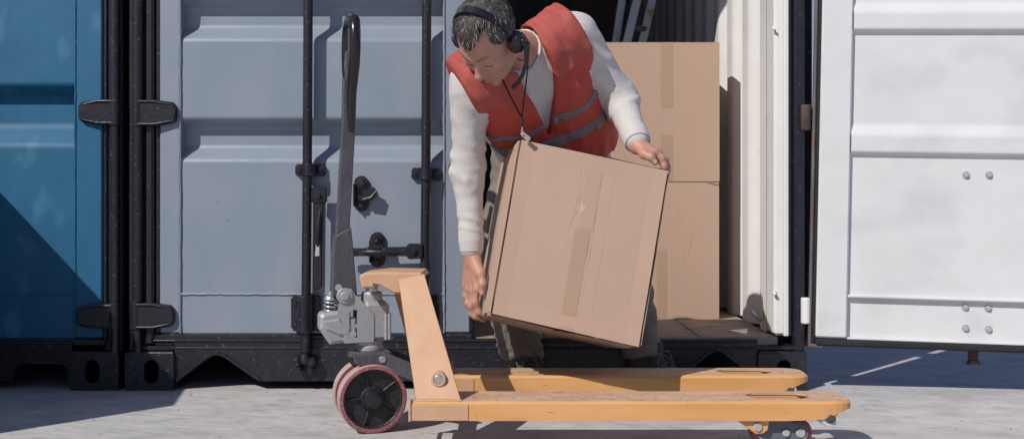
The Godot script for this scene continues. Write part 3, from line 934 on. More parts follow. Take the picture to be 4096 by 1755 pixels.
func ribbon(mb: MB, pts: Array, w: float, z: float) -> void:
	for i in pts.size() - 1:
		var a: Vector2 = pts[i]; var b: Vector2 = pts[i + 1]
		var t := (b - a).normalized(); var s := Vector2(-t.y, t.x) * w / 2
		mb.quad(Vector3(a.x - s.x, a.y - s.y, z), Vector3(b.x - s.x, b.y - s.y, z), Vector3(b.x + s.x, b.y + s.y, z), Vector3(a.x + s.x, a.y + s.y, z))

func build_cargo() -> void:
	var zf := -0.58
	var bx := func(X): return (X - 1288.0) * 4.26 / FOC
	var by := func(Y): return CAM_H - (Y - 505.6) * 4.26 / FOC
	var lo := carton("lower cardboard box on the container floor with faint chalk scrawl", bx.call(1512), bx.call(1810), 0.1858, by.call(459), zf, 0.42, [[bx.call(1653), bx.call(1677), by.call(800), by.call(629)]], 0.003)
	carton("upper cardboard box with brown tape strips, topmost of its stack", bx.call(1514), bx.call(1811), by.call(459) + 0.0045, by.call(108), zf, 0.42, [[bx.call(1663), bx.call(1693), by.call(270), by.call(108.5)], [bx.call(1663), bx.call(1693), by.call(454), by.call(340)]], 0.003)
	var ch := MB.new()
	var loop := []
	for k in 15: 
		var a := lerpf(-0.6, 1.5, k / 14.0)
		loop.append(Vector2(bx.call(1690 + 32 * cos(a)), by.call(640 - 52 * sin(a))))
	ribbon(ch, loop, 0.0030, zf + 0.0036)
	ribbon(ch, [Vector2(bx.call(1704), by.call(520)), Vector2(bx.call(1712), by.call(560)), Vector2(bx.call(1731), by.call(645)), Vector2(bx.call(1742), by.call(585))], 0.0030, zf + 0.0036)
	part("chalk_mark", ch, M.chalk, lo)
	var tear := MB.new()
	tear.prism(PackedVector2Array([Vector2(bx.call(1782), by.call(459.5)), Vector2(bx.call(1809), by.call(460)), Vector2(bx.call(1808), by.call(466)), Vector2(bx.call(1797), by.call(463))]), zf - 0.001, zf + 0.0035)
	part("torn_corner", tear, M.card_edge, lo)

	# step ladder leaning at the back
	var l := thing("ladder", "pale aluminium ladder leaning behind the stacked boxes", "ladder", Vector3(0.62, 0.186, -1.6))
	var zt := -1.66
	var top := func(X, z): return at(X, 0, z) + Vector3(0.06, 0.30, 0)
	var rails := []
	for q in [[1603, 1577, -1.60], [1641, 1616, -1.72]]:
		var a: Vector3 = at(q[1], 108, q[2]); var b: Vector3 = at(q[0], 0, q[2])
		var dirn := (b - a).normalized()
		var p0: Vector3 = a - dirn * ((a.y - 0.186) / dirn.y)
		var p1: Vector3 = b + dirn * 0.35
		var mb := MB.new()
		var bs := Basis(Vector3(0, 0, 1), atan2(-dirn.x, dirn.y))
		mb.box(Transform3D(bs, (p0 + p1) / 2), Vector3(0.048, (p1 - p0).length(), 0.024), 0.004)
		part("rail", mb, M.alu, l)
		rails.append([p0, p1])
	for k in 6:
		var f := 0.12 + k * 0.155
		var mb := MB.new()
		mb.tube([rails[0][0].lerp(rails[0][1], f), rails[1][0].lerp(rails[1][1], f)], [0.015], 10)
		part("rung", mb, M.alu, l)
	var lab := MB.new()
	var lp := at(1637, 33, -1.700)
	lab.prism(PackedVector2Array([Vector2(-0.018, 0.02), Vector2(0.014, 0.022), Vector2(0.010, -0.03)]), 0, 0.002, Transform3D(Basis(), lp))
	part("warning_sticker", lab, M.yellow, l)
	var pr := thing("pole", "grey metal pole leaning left of the ladder inside the container", "pole", Vector3(0.5, 0.186, -1.75))
	var a2: Vector3 = at(1549, 108, -1.75); var b2: Vector3 = at(1565, 0, -1.75)
	var d2 := (b2 - a2).normalized()
	var pm := MB.new()
	var q0: Vector3 = a2 - d2 * ((a2.y - 0.1865) / d2.y); var q1: Vector3 = b2 + d2 * 0.3
	pm.box(Transform3D(Basis(Vector3(0, 0, 1), atan2(-d2.x, d2.y)), (q0 + q1) / 2), Vector3(0.045, (q1 - q0).length(), 0.03), 0.004)
	part("shaft", pm, M.alu, pr)
	part("foot_cap", _cap(q0), M.plastic, pr)
	# tall brown sheets standing at the back
	for q in [[1384, 1437, -2.55, "narrow brown board standing upright deep in the container"], [1446, 1546, -2.40, "wide brown board standing upright behind the ladder"]]:
		var xa := at(q[0], 0, q[2]).x; var xb := at(q[1], 0, q[2]).x
		var bd := thing("board", q[3], "board", Vector3((xa + xb) / 2, 0.186, q[2]))
		var bm := MB.new()
		bm.bx(xa, xb, 0.187, 2.2, q[2] - 0.018, q[2], 0.002)
		part("sheet", bm, M.board, bd)
		var bt := MB.new()
		bt.bx(xa + 0.01, xb - 0.01, 1.32, 1.36, q[2] + 0.0005, q[2] + 0.018, 0.002)
		part("batten", bt, M.board, bd)

func _cap(p: Vector3) -> MB:
	var mb := MB.new()
	mb.bx(p.x - 0.027, p.x + 0.027, p.y - 0.0005, p.y + 0.04, p.z - 0.019, p.z + 0.019, 0.004)
	return mb

var HB := []   # corners of the carried box: front TL TR BR BL, back TL TR BR BL

func hb(u: float, v: float, w: float) -> Vector3:
	var f: Vector3 = HB[0].lerp(HB[1], u).lerp(HB[3].lerp(HB[2], u), v)
	return f + Vector3(-0.057, -0.051, -0.36) * w

func build_held_box() -> void:
	HB = [at(1312, 352, 0.58), at(1680, 430, 0.58), at(1607, 873, 0.66), at(1238, 789, 0.66)]
	var ux: Vector3 = (HB[1] - HB[0]).normalized()
	var nz: Vector3 = ux.cross(HB[0] - HB[3]).normalized()
	var t := thing("cardboard_box", "tilted cardboard box carried by the worker above the forks", "box", hb(0.5, 1, 0.5))
	t.basis = Basis(ux, nz.cross(ux), nz)
	var mb := MB.new()
	var n := 10
	var dent := FastNoiseLite.new(); dent.seed = 4; dent.frequency = 5.0
	var P := func(u, v, w, nn: Vector3):
		var p := hb(u, v, w)
		var e := 1.0
		for q in [u, v, w]:
			if q > 0.0001 and q < 0.9999: e *= sin(PI * q)
		return p + nn * e * (0.004 + 0.0025 * dent.get_noise_3dv(p))
	var xa := ux; var ya := nz.cross(ux)
	for f in 6:
		for i in n:
			for j in n:
				var q := []
				for k in [[0, 0], [1, 0], [1, 1], [0, 1]]:
					var a := float(i + k[0]) / n; var b := float(j + k[1]) / n
					match f:
						0: q.append(P.call(a, 1 - b, 0, nz))
						1: q.append(P.call(1, 1 - b, a, xa))
						2: q.append(P.call(1 - a, 1 - b, 1, -nz))
						3: q.append(P.call(0, 1 - b, 1 - a, -xa))
						4: q.append(P.call(a, 0, b, ya))
						5: q.append(P.call(a, 1, 1 - b, -ya))
				mb.quad(q[0], q[1], q[2], q[3])
	part("carton", mb, M.card, t)
	# closing flaps on the end turned to the hand, and the strip of tape over their joint
	for q in [[0.02, 0.47], [0.53, 0.985]]:
		var fm := MB.new()
		slab(fm, hb(0, 0.004, q[0]), hb(0, 0.004, q[1]), hb(0, 0.992, q[1]), hb(0, 0.992, q[0]), -xa, 0.0045, 0.008)
		part("flap", fm, M.card, t)
	var tm := MB.new()
	slab(tm, hb(0, 0.0, 0.43), hb(0, 0.0, 0.57), hb(0, 0.97, 0.57), hb(0, 0.97, 0.43), -xa, 0.0085, 0.0094)
	part("packing_tape", tm, M.clear_tape, t)
	# raw edges of the far end
	var em := MB.new()
	slab(em, hb(1, 0.01, 0.01), hb(1, 0.99, 0.01), hb(1, 0.99, 0.50), hb(1, 0.01, 0.50), xa, 0.0045, 0.0085)
	part("flap", em, M.card_edge, t)
	# tape down the front and round the bottom edge
	tm = MB.new()
	for i in 12:
		var va := lerpf(0.43, 1.0, i / 12.0); var vb := lerpf(0.43, 1.0, (i + 1) / 12.0)
		tm.quad(P.call(0.455, vb, 0, nz) + nz * 0.0009, P.call(0.555, vb, 0, nz) + nz * 0.0009, P.call(0.555, va, 0, nz) + nz * 0.0009, P.call(0.455, va, 0, nz) + nz * 0.0009)
	part("packing_tape", tm, M.tape, t)
	tm = MB.new()
	for i in 10:
		var va := lerpf(0.0, 0.425, i / 10.0); var vb := lerpf(0.0, 0.425, (i + 1) / 10.0)
		tm.quad(P.call(0.475, vb, 0, nz) + nz * 0.0007, P.call(0.57, vb, 0, nz) + nz * 0.0007, P.call(0.57, va, 0, nz) + nz * 0.0007, P.call(0.475, va, 0, nz) + nz * 0.0007)
	part("packing_tape", tm, M.tape_faint, t)
	tm = MB.new()
	tm.quad(P.call(0.455, 1, 0.35, -ya) - ya * 0.001, P.call(0.555, 1, 0.35, -ya) - ya * 0.001, P.call(0.555, 1, 0.0, -ya) - ya * 0.001, P.call(0.455, 1, 0.0, -ya) - ya * 0.001)
	part("packing_tape", tm, M.tape, t)
	# crumpled clear tape from the top edge
	tm = MB.new()
	for q in [[0.425, 0.43, 0.0, 0.30], [0.452, 0.445, 0.0, 0.33], [0.45, 0.40, 0.30, 0.46], [0.43, 0.418, 0.27, 0.42]]:
		var path := []
		for i in 8:
			var f := i / 7.0
			path.append(P.call(lerpf(q[0], q[1], f) + 0.004 * sin(f * 9.0 + q[2] * 20.0), lerpf(q[2], q[3], f), 0, nz) + nz * 0.0003)
		tm.tube(path, [0.0008], 5)
	tm.prism(PackedVector2Array([Vector2(0, 0.016), Vector2(0.016, 0.004), Vector2(0.003, -0.014), Vector2(-0.010, -0.002)]), 0.0, 0.0012, Transform3D(Basis(xa, ya, nz), P.call(0.47, 0.315, 0, nz) + nz * 0.0006), 0.0004)
	part("crumpled_tape", tm, M.clear_tape, t)
	# fold lines in the board
	var cm := MB.new()
	for q in [[0.575, 0.02, 0.99, 0.0006], [0.655, 0.01, 0.95, 0.0005], [0.885, 0.01, 0.8, 0.0004], [0.012, 0.0, 1.0, 0.0020], [0.03, 0.05, 0.97, 0.0008]]:
		var path := []
		for i in 14: path.append(P.call(q[0] + 0.0015 * sin(i * 1.7), lerpf(q[1], q[2], i / 13.0), 0, nz))
		cm.tube(path, [q[3]], 5)
	part("crease", cm, M.card, t)
	# crushed lower corner
	var sm := MB.new()
	for i in 14:
		var p := hb(0.0, 1.0, rng.randf_range(0.0, 0.45)) + Vector3(rng.randf_range(-0.008, 0.004), rng.randf_range(-0.004, 0.008), 0)
		sm.box(Transform3D(Basis(Vector3(1, 1, 0).normalized(), rng.randf() * TAU), p), Vector3(0.014, 0.003, 0.012), 0.0006)
	part("crushed_corner", sm, M.card_edge, t).set_meta("kind", "stuff")

func slab(mb: MB, a: Vector3, b: Vector3, c: Vector3, d: Vector3, n: Vector3, h0: float, h1: float) -> void:
	var lo := [a + n * h0, b + n * h0, c + n * h0, d + n * h0]
	var hi := [a + n * h1, b + n * h1, c + n * h1, d + n * h1]
	var m: Vector3 = (a + c) / 2 + n * (h0 + h1) / 2
	mb.face_out(hi.duplicate(), m); mb.face_out(lo.duplicate(), m)
	for i in 4: mb.face_out([lo[i], lo[(i + 1) % 4], hi[(i + 1) % 4], hi[i]], m)

# ---------------------------------------------------------------- pallet truck
func lp(X: float, Y: float) -> Vector2:
	return Vector2(((X - 1288.0) / 847.0 + 0.43) / 0.956, CAM_H - (Y - 505.6) / 847.0)

func lps(a: Array) -> PackedVector2Array:
	var p := PackedVector2Array()
	for q in a: p.append(lp(q[0], q[1]))
	return p

func build_fork(zc: float, parent: Node3D, label: String) -> void:
	var yt := 0.135; var yb := 0.083
	var x0 := -0.272; var x1 := 0.933
	var hw := 0.080
	var out := []   # plan outline, (x, dz)
	out.append(Vector2(x0, hw))
	for i in 12: out.append(Vector2(lerpf(x0, 0.845, (i + 1) / 12.0), hw))
	for k in range(1, 12):
		var a := PI / 2 - PI * k / 12.0
		out.append(Vector2(0.845 + 0.088 * pow(maxf(cos(a), 0.0), 0.75), hw * signf(sin(a)) * pow(absf(sin(a)), 0.6)))
	for i in 13: out.append(Vector2(lerpf(0.845, x0, i / 12.0), -hw))
	var bot := func(x): return yb if x < 0.835 else lerpf(yb, 0.112, clampf((x - 0.835) / 0.075, 0, 1))
	var mb := MB.new()
	var c := 0.007
	var tp := PackedVector2Array()
	var ctr := Vector2(0.35, 0)
	for i in out.size():
		var p: Vector2 = out[i]
		var q: Vector2
		if p.x < 0.846: q = Vector2(p.x, p.y - signf(p.y) * c)
		else: q = p - (p - Vector2(0.82, 0)).normalized() * c
		tp.append(q)
	# top plate: xy of prism -> x, -z
	var flat := Transform3D(Basis(Vector3(1, 0, 0), Vector3(0, 0, 1), Vector3(0, -1, 0)), Vector3(0, 0, zc))
	mb.holed(tp, PackedVector2Array([Vector2(0.640, -0.048), Vector2(0.668, 0.040), Vector2(0.790, 0.040), Vector2(0.826, 0.018), Vector2(0.826, -0.030), Vector2(0.800, -0.048)]), -yt, -yt + 0.006, flat)
	var fp := part("fork", mb, M.orange_worn, parent, label)
	var sk := MB.new()
	for i in out.size() - 1:
		var p: Vector2 = out[i]; var q: Vector2 = out[i + 1]
		var pi: Vector2 = tp[i]; var qi: Vector2 = tp[i + 1]
		var W := func(v: Vector2, y): return Vector3(v.x, y, zc + v.y)
		var m := Vector3((p.x + q.x) / 2, 0.1, zc) if p.x < 0.84 else Vector3(0.82, 0.1, zc)
		sk.face_out([W.call(p, bot.call(p.x)), W.call(q, bot.call(q.x)), W.call(q, yt - c), W.call(p, yt - c)], m)
		sk.face_out([W.call(p, yt - c), W.call(q, yt - c), W.call(qi, yt), W.call(pi, yt)], m)
		var inn := [W.call(pi, bot.call(p.x)), W.call(qi, bot.call(q.x)), W.call(qi, yt - c), W.call(pi, yt - c)]
		inn.reverse()
		sk.quad(inn[0], inn[1], inn[2], inn[3])
		sk.face_out([W.call(p, bot.call(p.x)), W.call(q, bot.call(q.x)), W.call(qi, bot.call(q.x)), W.call(pi, bot.call(p.x))], Vector3((p.x + q.x) / 2, 0.2, zc))
	part("skirt", sk, M.orange, fp)
	# welded sleeve and flange at the heel
	var hl := MB.new()
	hl.bx(x0 + 0.001, -0.118, yb + 0.001, yt - c - 0.001, zc + hw + 0.0003, zc + hw + 0.0028, 0.001)
	part("heel_sleeve", hl, M.orange_pale, fp)
	hl = MB.new()
	hl.bx(x0 - 0.008, x0 - 0.0005, yb - 0.002, yt + 0.006, zc + hw - 0.020, zc + hw + 0.004, 0.002)
	hl.bx(x0 - 0.008, x0 - 0.0005, yb - 0.002, yb + 0.010, zc - hw, zc + hw - 0.0205, 0.002)
	part("heel_flange", hl, M.orange_pale, fp)
	# walls of the slot
	var wl := MB.new()
	wl.bx(0.640, 0.826, 0.086, 0.128, zc - 0.056, zc - 0.050, 0.001)
	wl.bx(0.668, 0.800, 0.086, 0.128, zc + 0.041, zc + 0.046, 0.001)
	part("stiffener", wl, M.orange, fp)

	# tandem load rollers on a rocking link
	var zs := zc + 0.0
	for q in [0.704, 0.786]:
		var ty := MB.new()
		var ax := Basis(Vector3.RIGHT, PI / 2)
		ty.lathe([Vector2(0.030, -0.033), Vector2(0.036, -0.034), Vector2(0.0405, -0.030), Vector2(0.0405, 0.030), Vector2(0.036, 0.034), Vector2(0.030, 0.033), Vector2(0.0, 0.033)], Transform3D(ax, Vector3(q, 0.0405, zs)), 32)
		var rl := part("load_roller", ty, M.tyre, parent)
		var hbm := MB.new()
		hbm.lathe([Vector2(0.029, 0.0335), Vector2(0.027, 0.036), Vector2(0.020, 0.036), Vector2(0.018, 0.034), Vector2(0, 0.034)], Transform3D(ax, Vector3(q, 0.0405, zs)), 24)
		part("bearing", hbm, M.steel, rl)
	var link: Node3D
	for s in [-1, 1]:
		var lk := MB.new()
		lk.prism(PackedVector2Array([Vector2(0.655, 0.078), Vector2(0.735, 0.080), Vector2(0.80, 0.064), Vector2(0.812, 0.050), Vector2(0.806, 0.034), Vector2(0.79, 0.026), Vector2(0.70, 0.026), Vector2(0.672, 0.034), Vector2(0.650, 0.058)]), -0.003, 0.003, Transform3D(Basis(), Vector3(0, 0, zs + s * 0.043)), 0.001)
		link = part("roller_link", lk, M.link, parent)
	for q in [[0.750, 0.044, 0.0105], [0.790, 0.044, 0.013], [0.668, 0.064, 0.012]]:
		var pn := MB.new()
		pn.lathe([Vector2(q[2], 0.0), Vector2(q[2], 0.004), Vector2(q[2] * 0.85, 0.006), Vector2(0, 0.006)], Transform3D(Basis(Vector3.RIGHT, PI / 2), Vector3(q[0], q[1], zs + (0.0465 if q[0] > 0.7 else 0.0655))), 20)
		part("pin", pn, M.zinc, link)
	for s in [-1, 1]:
		var br := MB.new()
		br.prism(PackedVector2Array([Vector2(0.610, 0.0825), Vector2(0.700, 0.0825), Vector2(0.696, 0.056), Vector2(0.684, 0.046), Vector2(0.664, 0.044)]), -0.004, 0.004, Transform3D(Basis(), Vector3(0, 0, zs + s * 0.062)), 0.0015)
		part("bracket", br, M.orange, fp)
	var er := MB.new()
	er.lathe([Vector2(0.0, -0.035), Vector2(0.0225, -0.035), Vector2(0.0245, -0.031), Vector2(0.0245, 0.031), Vector2(0.0225, 0.035), Vector2(0, 0.035)], Transform3D(Basis(Vector3.RIGHT, PI / 2), Vector3(0.862, 0.089, zc + 0.040)), 28)
	var ern := part("entry_roller", er, M.roller, parent)
	er = MB.new()
	hex_bolt(er, Vector3(0.862, 0.091, zc + 0.0755), 0.0095)
	part("bolt", er, M.dark, ern)

func build_truck() -> void:
	var z0 := 0.628
	var t := thing("pallet_truck", "orange hand pallet truck with tall black handle in the foreground", "pallet truck", Vector3(0.2, 0, z0))
	build_fork(z0 + 0.204, t, "near orange fork with worn top")
	build_fork(z0 - 0.204, t, "far orange fork behind the near one")
	# upright frame: two leaning side plates, a head and a web
	for s in [1, -1]:
		var mz := func(p: Vector3): return p if s == 1 else Vector3(p.x - 0.052, p.y, 2 * z0 - p.z)
		var a: Vector3 = at(1046, 1008, 0.902); var b: Vector3 = at(1160, 1005, 0.902); var c: Vector3 = at(1067, 688, 0.735); var d: Vector3 = at(1001, 700, 0.735)
		var q := [mz.call(a), mz.call(b), mz.call(c), mz.call(d)]
		for i in 2: q[i].y = 0.1355
		var n: Vector3 = (b - a).cross(d - a).normalized()
		if s == -1: n = Vector3(n.x, n.y, -n.z)
		var mb := MB.new()
		var e := 0.004
		var cen: Vector3 = (q[0] + q[1] + q[2] + q[3]) / 4 - n * 0.004
		var top := []; var back := []; var mid := []
		for i in 4:
			top.append(q[i].lerp(cen, 0.03)); mid.append(q[i] - n * e); back.append(q[i] - n * 0.0085)
		mb.face_out(top.duplicate(), cen)
		mb.face_out(back.duplicate(), cen)
		for i in 4:
			var j := (i + 1) % 4
			mb.face_out([top[i], top[j], mid[j], mid[i]], cen)
			mb.face_out([mid[i], mid[j], back[j], back[i]], cen)
		var sp := part("frame_plate", mb, M.orange_pale, t)
		var w := MB.new()
		bead(w, q[0] + Vector3(0, 0.001, 0.001 * s), q[1] + Vector3(0, 0.001, 0.001 * s), 0.0040)
		part("weld_seam", w, M.orange_pale, sp)
		var bm := MB.new()
		var bp: Vector3 = at(1103, 952, 0.872)
		var axis := Basis(Vector3.RIGHT, PI / 2) if s == 1 else Basis(Vector3.RIGHT, -PI / 2)
		bm.lathe([Vector2(0.022, -0.006), Vector2(0.021, 0.012), Vector2(0.019, 0.016), Vector2(0.0135, 0.016), Vector2(0.0135, 0.010)], Transform3D(axis, mz.call(bp)), 24)
		var boss := part("axle_boss", bm, M.orange_pale, sp)
		bm = MB.new()
		bm.lathe([Vector2(0.0132, 0.0), Vector2(0.0132, 0.014), Vector2(0.010, 0.0155), Vector2(0, 0.0155)], Transform3D(axis, mz.call(bp)), 20)
		part("axle_end", bm, M.steel, boss)
	var S0 := Transform3D(Basis(), Vector3(0, 0, 0))
	var hp := PackedVector2Array()
	for q in [[910, 700], [911, 690], [922, 683], [960, 681], [1062, 683], [1070, 694], [1010, 736], [996, 736], [960, 716], [948, 714], [948, 722], [916, 722]]:
		hp.append(Vector2((q[0] - 1288.0) / 858.0, CAM_H - (q[1] - 505.6) / 858.0))
	var hm := MB.new()
	hm.prism(hp, z0 - 0.098, z0 + 0.098, S0, 0.006)
	var head := part("frame_head", hm, M.orange_pale, t)
	hm = MB.new()
	hex_bolt(hm, Vector3(-0.4425, 0.442, z0 + 0.03), 0.006, Basis(Vector3.UP, -PI / 2))
	part("bolt", hm, M.steel, head)
	hm = MB.new()
	hm.tube([Vector3(-0.215, 0.105, z0 - 0.13), Vector3(-0.215, 0.105, z0 + 0.13)], [0.022], 20)
	part("torsion_tube", hm, M.orange, t)

	# ---- everything that steers: turned a little about the pump
	var S := Transform3D(Basis(Vector3.UP, deg_to_rad(17.0)), Vector3(-0.430, 0, z0))
	var axz := Basis(Vector3.RIGHT, PI / 2)
	for s in [1, -1]:
		var wz: float = s * 0.052
		var X := S * Transform3D(axz, Vector3(0.004, 0.1, wz))
		if s == -1: X = S * Transform3D(Basis(Vector3.UP, PI) * axz, Vector3(0.004, 0.1, wz))
		var tm := MB.new()
		tm.lathe([Vector2(0.084, -0.025), Vector2(0.096, -0.026), Vector2(0.0985, -0.0235)], X, 48)
		tm.lathe([Vector2(0.0985, 0.0235), Vector2(0.096, 0.026), Vector2(0.0875, 0.0265), Vector2(0.0865, 0.022)], X, 48)
		var wheel := part("steering_wheel", tm, M.tyre, t)
		var td := MB.new()
		td.lathe([Vector2(0.0985, -0.0235), Vector2(0.1, -0.020), Vector2(0.1, 0.020), Vector2(0.0985, 0.0235)], X, 48)
		part("tread", td, M.tread, wheel)
		var hm2 := MB.new()
		hm2.lathe([Vector2(0.0868, 0.018), Vector2(0.0866, 0.0235), Vector2(0.083, 0.0245), Vector2(0.0805, 0.0225), Vector2(0.079, 0.008), Vector2(0.038, 0.006), Vector2(0.036, 0.016), Vector2(0.033, 0.021), Vector2(0.030, 0.021)], X, 48)
		hm2.lathe([Vector2(0.0, -0.02), Vector2(0.084, -0.02)], X, 32)
		for k in 5:
			var a := TAU * k / 5.0 - 0.61
			var rb := Basis(Vector3.UP, -a)
			hm2.box(X * Transform3D(rb, rb * Vector3(0.059, 0.010, 0)), Vector3(0.046, 0.012, 0.006), 0.002)
		part("rim", hm2, M.hub, wheel)
		var cm := MB.new()
		cm.lathe([Vector2(0.030, 0.016), Vector2(0.0295, 0.028), Vector2(0.026, 0.0325), Vector2(0.016, 0.035), Vector2(0.0, 0.0355)], X, 28)
		part("hub_cap", cm, M.plastic, wheel)
	var b := MB.new()
	b.tube([S * Vector3(0.004, 0.1, -0.08), S * Vector3(0.004, 0.1, 0.08)], [0.012], 16)
	b.box(S * Transform3D(Basis(), Vector3(0.0, 0.145, 0)), Vector3(0.05, 0.11, 0.040), 0.008)
	part("steering_yoke", b, M.dark, t)
	# rocker casting under the pump with its pins
	b = MB.new()
	var plan := PackedVector2Array()
	for k in 13:
		var a := PI / 2 + PI * k / 12.0
		plan.append(Vector2(-0.010 + 0.054 * cos(a), 0.062 * sin(a)))
	plan.append(Vector2(0.060, -0.058)); plan.append(Vector2(0.060, 0.058))
	b.prism(plan, -0.235, -0.218, S * Transform3D(Basis(Vector3(1, 0, 0), Vector3(0, 0, 1), Vector3(0, -1, 0)), Vector3.ZERO), 0.003)
	b.prism(lps([[880, 884], [968, 882], [972, 902], [962, 914], [948, 918], [905, 916], [886, 908]]), 0.050, 0.066, S, 0.004)
	b.prism(lps([[880, 884], [968, 882], [972, 902], [962, 914], [948, 918], [905, 916], [886, 908]]), -0.066, -0.050, S, 0.004)
	var rk := part("rocker", b, M.dark, t)
	b = MB.new()
	b.lathe([Vector2(0.0105, 0), Vector2(0.0105, 0.004), Vector2(0.009, 0.006), Vector2(0, 0.006)], S * Transform3D(axz, Vector3(lp(950, 898).x, lp(950, 898).y, 0.066)), 18)
	part("pin", b, M.steel, rk)
	for s in [1, -1]:
		b = MB.new()
		var zz: float = z0 + s * 0.046
		b.prism(PackedVector2Array([Vector2(-0.405, 0.226), Vector2(-0.375, 0.234), Vector2(-0.285, 0.198), Vector2(-0.205, 0.148), Vector2(-0.205, 0.100), Vector2(-0.30, 0.152), Vector2(-0.405, 0.196)]), zz - 0.007, zz + 0.007, S0, 0.002)
		part("lift_link", b, M.dark, t)
	# pump
	b = MB.new()
	b.lathe([Vector2(0.034, 0.235), Vector2(0.043, 0.236), Vector2(0.043, 0.246), Vector2(0.040, 0.250), Vector2(0.040, 0.264), Vector2(0, 0.264)], S * Transform3D(Basis(), Vector3(0.004, 0, 0)), 32)
	part("swivel_ring", b, M.cast, t)
	b = MB.new()
	b.box(S * Transform3D(Basis(), Vector3(lp(940, 810).x, 0.3225, 0.0)), Vector3(0.078, 0.120, 0.086), 0.014)
	b.lathe([Vector2(0.032, 0.376), Vector2(0.031, 0.402), Vector2(0.028, 0.407), Vector2(0.019, 0.407)], S * Transform3D(Basis(), Vector3(lp(933, 740).x, 0, 0)), 28)
	for X in [962, 970]:
		b.tube([S * Vector3(lp(X, 775).x, 0.345, 0.040), S * Vector3(lp(X, 855).x, 0.268, 0.040)], [0.006], 8)
	var pump := part("pump", b, M.cast, t, "grey cast hydraulic pump body")
	b = MB.new()
	# reservoir at the front, rounded below
	b.prism(lps([[806, 790], [812, 782], [856, 776], [878, 782], [882, 840], [872, 856], [830, 860], [816, 838], [806, 822]]), -0.040, 0.040, S, 0.010)
	b.prism(lps([[812, 800], [850, 796], [876, 826], [874, 838], [850, 838], [820, 822]]), 0.036, 0.047, S, 0.005)
	part("reservoir", b, M.cast, pump)
	b = MB.new()
	# lever cheeks on both sides with the pivot ring
	for s in [1, -1]:
		var zz: float = s * 0.040
		b.holed(lps([[846, 738], [856, 722], [878, 722], [888, 738], [918, 768], [932, 788], [932, 856], [862, 857], [858, 800], [846, 782], [852, 760]]), lps([[874, 773], [893, 776], [893, 844], [874, 844]]), zz - 0.006, zz + 0.006, S)
		var ring := S * Transform3D(axz if s == 1 else axz * Basis(Vector3.RIGHT, PI), Vector3(lp(863, 740).x, lp(863, 740).y, zz))
		b.lathe([Vector2(0.023, -0.006), Vector2(0.023, 0.010), Vector2(0.021, 0.012), Vector2(0.013, 0.012), Vector2(0.013, 0.015), Vector2(0.011, 0.017), Vector2(0, 0.017)], ring, 28)
	part("lever_cheek", b, M.cast, pump)
	b = MB.new()
	b.box(S * Transform3D(Basis(), Vector3(lp(882, 815).x, lp(882, 815).y, 0.030)), Vector3(0.020, 0.050, 0.020), 0.005)
	b.tube([S * Vector3(lp(868, 817).x, lp(868, 817).y, 0.032), S * Vector3(lp(902, 817).x, lp(902, 817).y, 0.032)], [0.007], 12)
	b.lathe([Vector2(0.011, 0), Vector2(0.011, 0.004), Vector2(0.005, 0.004), Vector2(0.005, 0.008), Vector2(0, 0.008)], S * Transform3D(axz, Vector3(lp(882, 836).x, lp(882, 836).y, 0.040)), 14)
	part("release_lever", b, M.steel, pump)
	b = MB.new()
	var sp := []
	for i in 61: 
		var f := i / 60.0
		sp.append(S * Vector3(lp(834, 0).x + 0.0175 * cos(f * TAU * 3.0), lerpf(0.352, 0.388, f), 0.0175 * sin(f * TAU * 3.0) + 0.008))
	b.tube(sp, [0.0035], 7)
	b.lathe([Vector2(0.020, 0.386), Vector2(0.021, 0.390), Vector2(0.017, 0.397), Vector2(0.010, 0.402), Vector2(0.008, 0.412), Vector2(0, 0.412)], S * Transform3D(Basis(), Vector3(lp(834, 0).x, 0, 0.008)), 20)
	part("return_spring", b, M.steel, pump)
	b = MB.new()
	b.lathe([Vector2(0.0175, 0.39), Vector2(0.0175, 0.445)], S * Transform3D(Basis(), Vector3(lp(933, 740).x, 0, 0)), 24)
	part("piston", b, M.chrome, pump)
	b = MB.new()
	b.lathe([Vector2(0.009, 0.33), Vector2(0.009, 0.39)], S * Transform3D(Basis(), Vector3(lp(834, 0).x, 0, 0.008)), 14)
	part("plunger", b, M.dark, pump)

	# handle
	b = MB.new()
	b.prism(lps([[836, 742], [838, 640], [843, 592], [880, 571], [884, 610], [895, 745], [878, 752]]), -0.031, 0.031, S, 0.003)
	var hd := part("handle", b, M.dark, t, "black steel handle shaft with a loop grip on top")
	b = MB.new()
	b.lathe([Vector2(0.0105, 0), Vector2(0.0105, 0.003), Vector2(0, 0.0035)], S * Transform3D(axz, Vector3(lp(850, 720).x, lp(850, 720).y, 0.0305)), 16)
	part("rivet", b, M.steel, hd)
	b = MB.new()
	b.prism(lps([[846, 600], [848, 560], [862, 300], [863, 200], [896, 200], [892, 320], [879, 560], [877, 600]]), -0.018, 0.018, S, 0.003)
	part("shaft", b, M.dark, hd)
	# loop grip
	b = MB.new()
	var gx := lp(879, 0).x
	var gp := func(z: float, Y: float, lean := 0.0): return S * Vector3(gx + lean + (505.6 - Y) * 0.000012, lp(0, Y).y, z)
	for s in [-1, 1]:
		b.tube([gp.call(s * 0.014, 330), gp.call(s * 0.020, 250), gp.call(s * 0.046, 205), gp.call(s * 0.072, 172), gp.call(s * 0.084, 130), gp.call(s * 0.082, 90), gp.call(s * 0.066, 62), gp.call(s * 0.038, 50), gp.call(0.0, 47)], [0.009, 0.0135, 0.0155, 0.0165, 0.0165, 0.0165, 0.0165, 0.016, 0.016], 18)
	part("grip", b, M.plastic, hd)
	b = MB.new()
	b.box(S * Transform3D(Basis(), Vector3(gx, lp(0, 120).y, 0.012)), Vector3(0.010, 0.11, 0.020), 0.003)
	b.box(S * Transform3D(Basis(), Vector3(gx - 0.004, lp(0, 170).y, -0.012)), Vector3(0.012, 0.10, 0.026), 0.003)
	part("trigger", b, M.dark, hd)

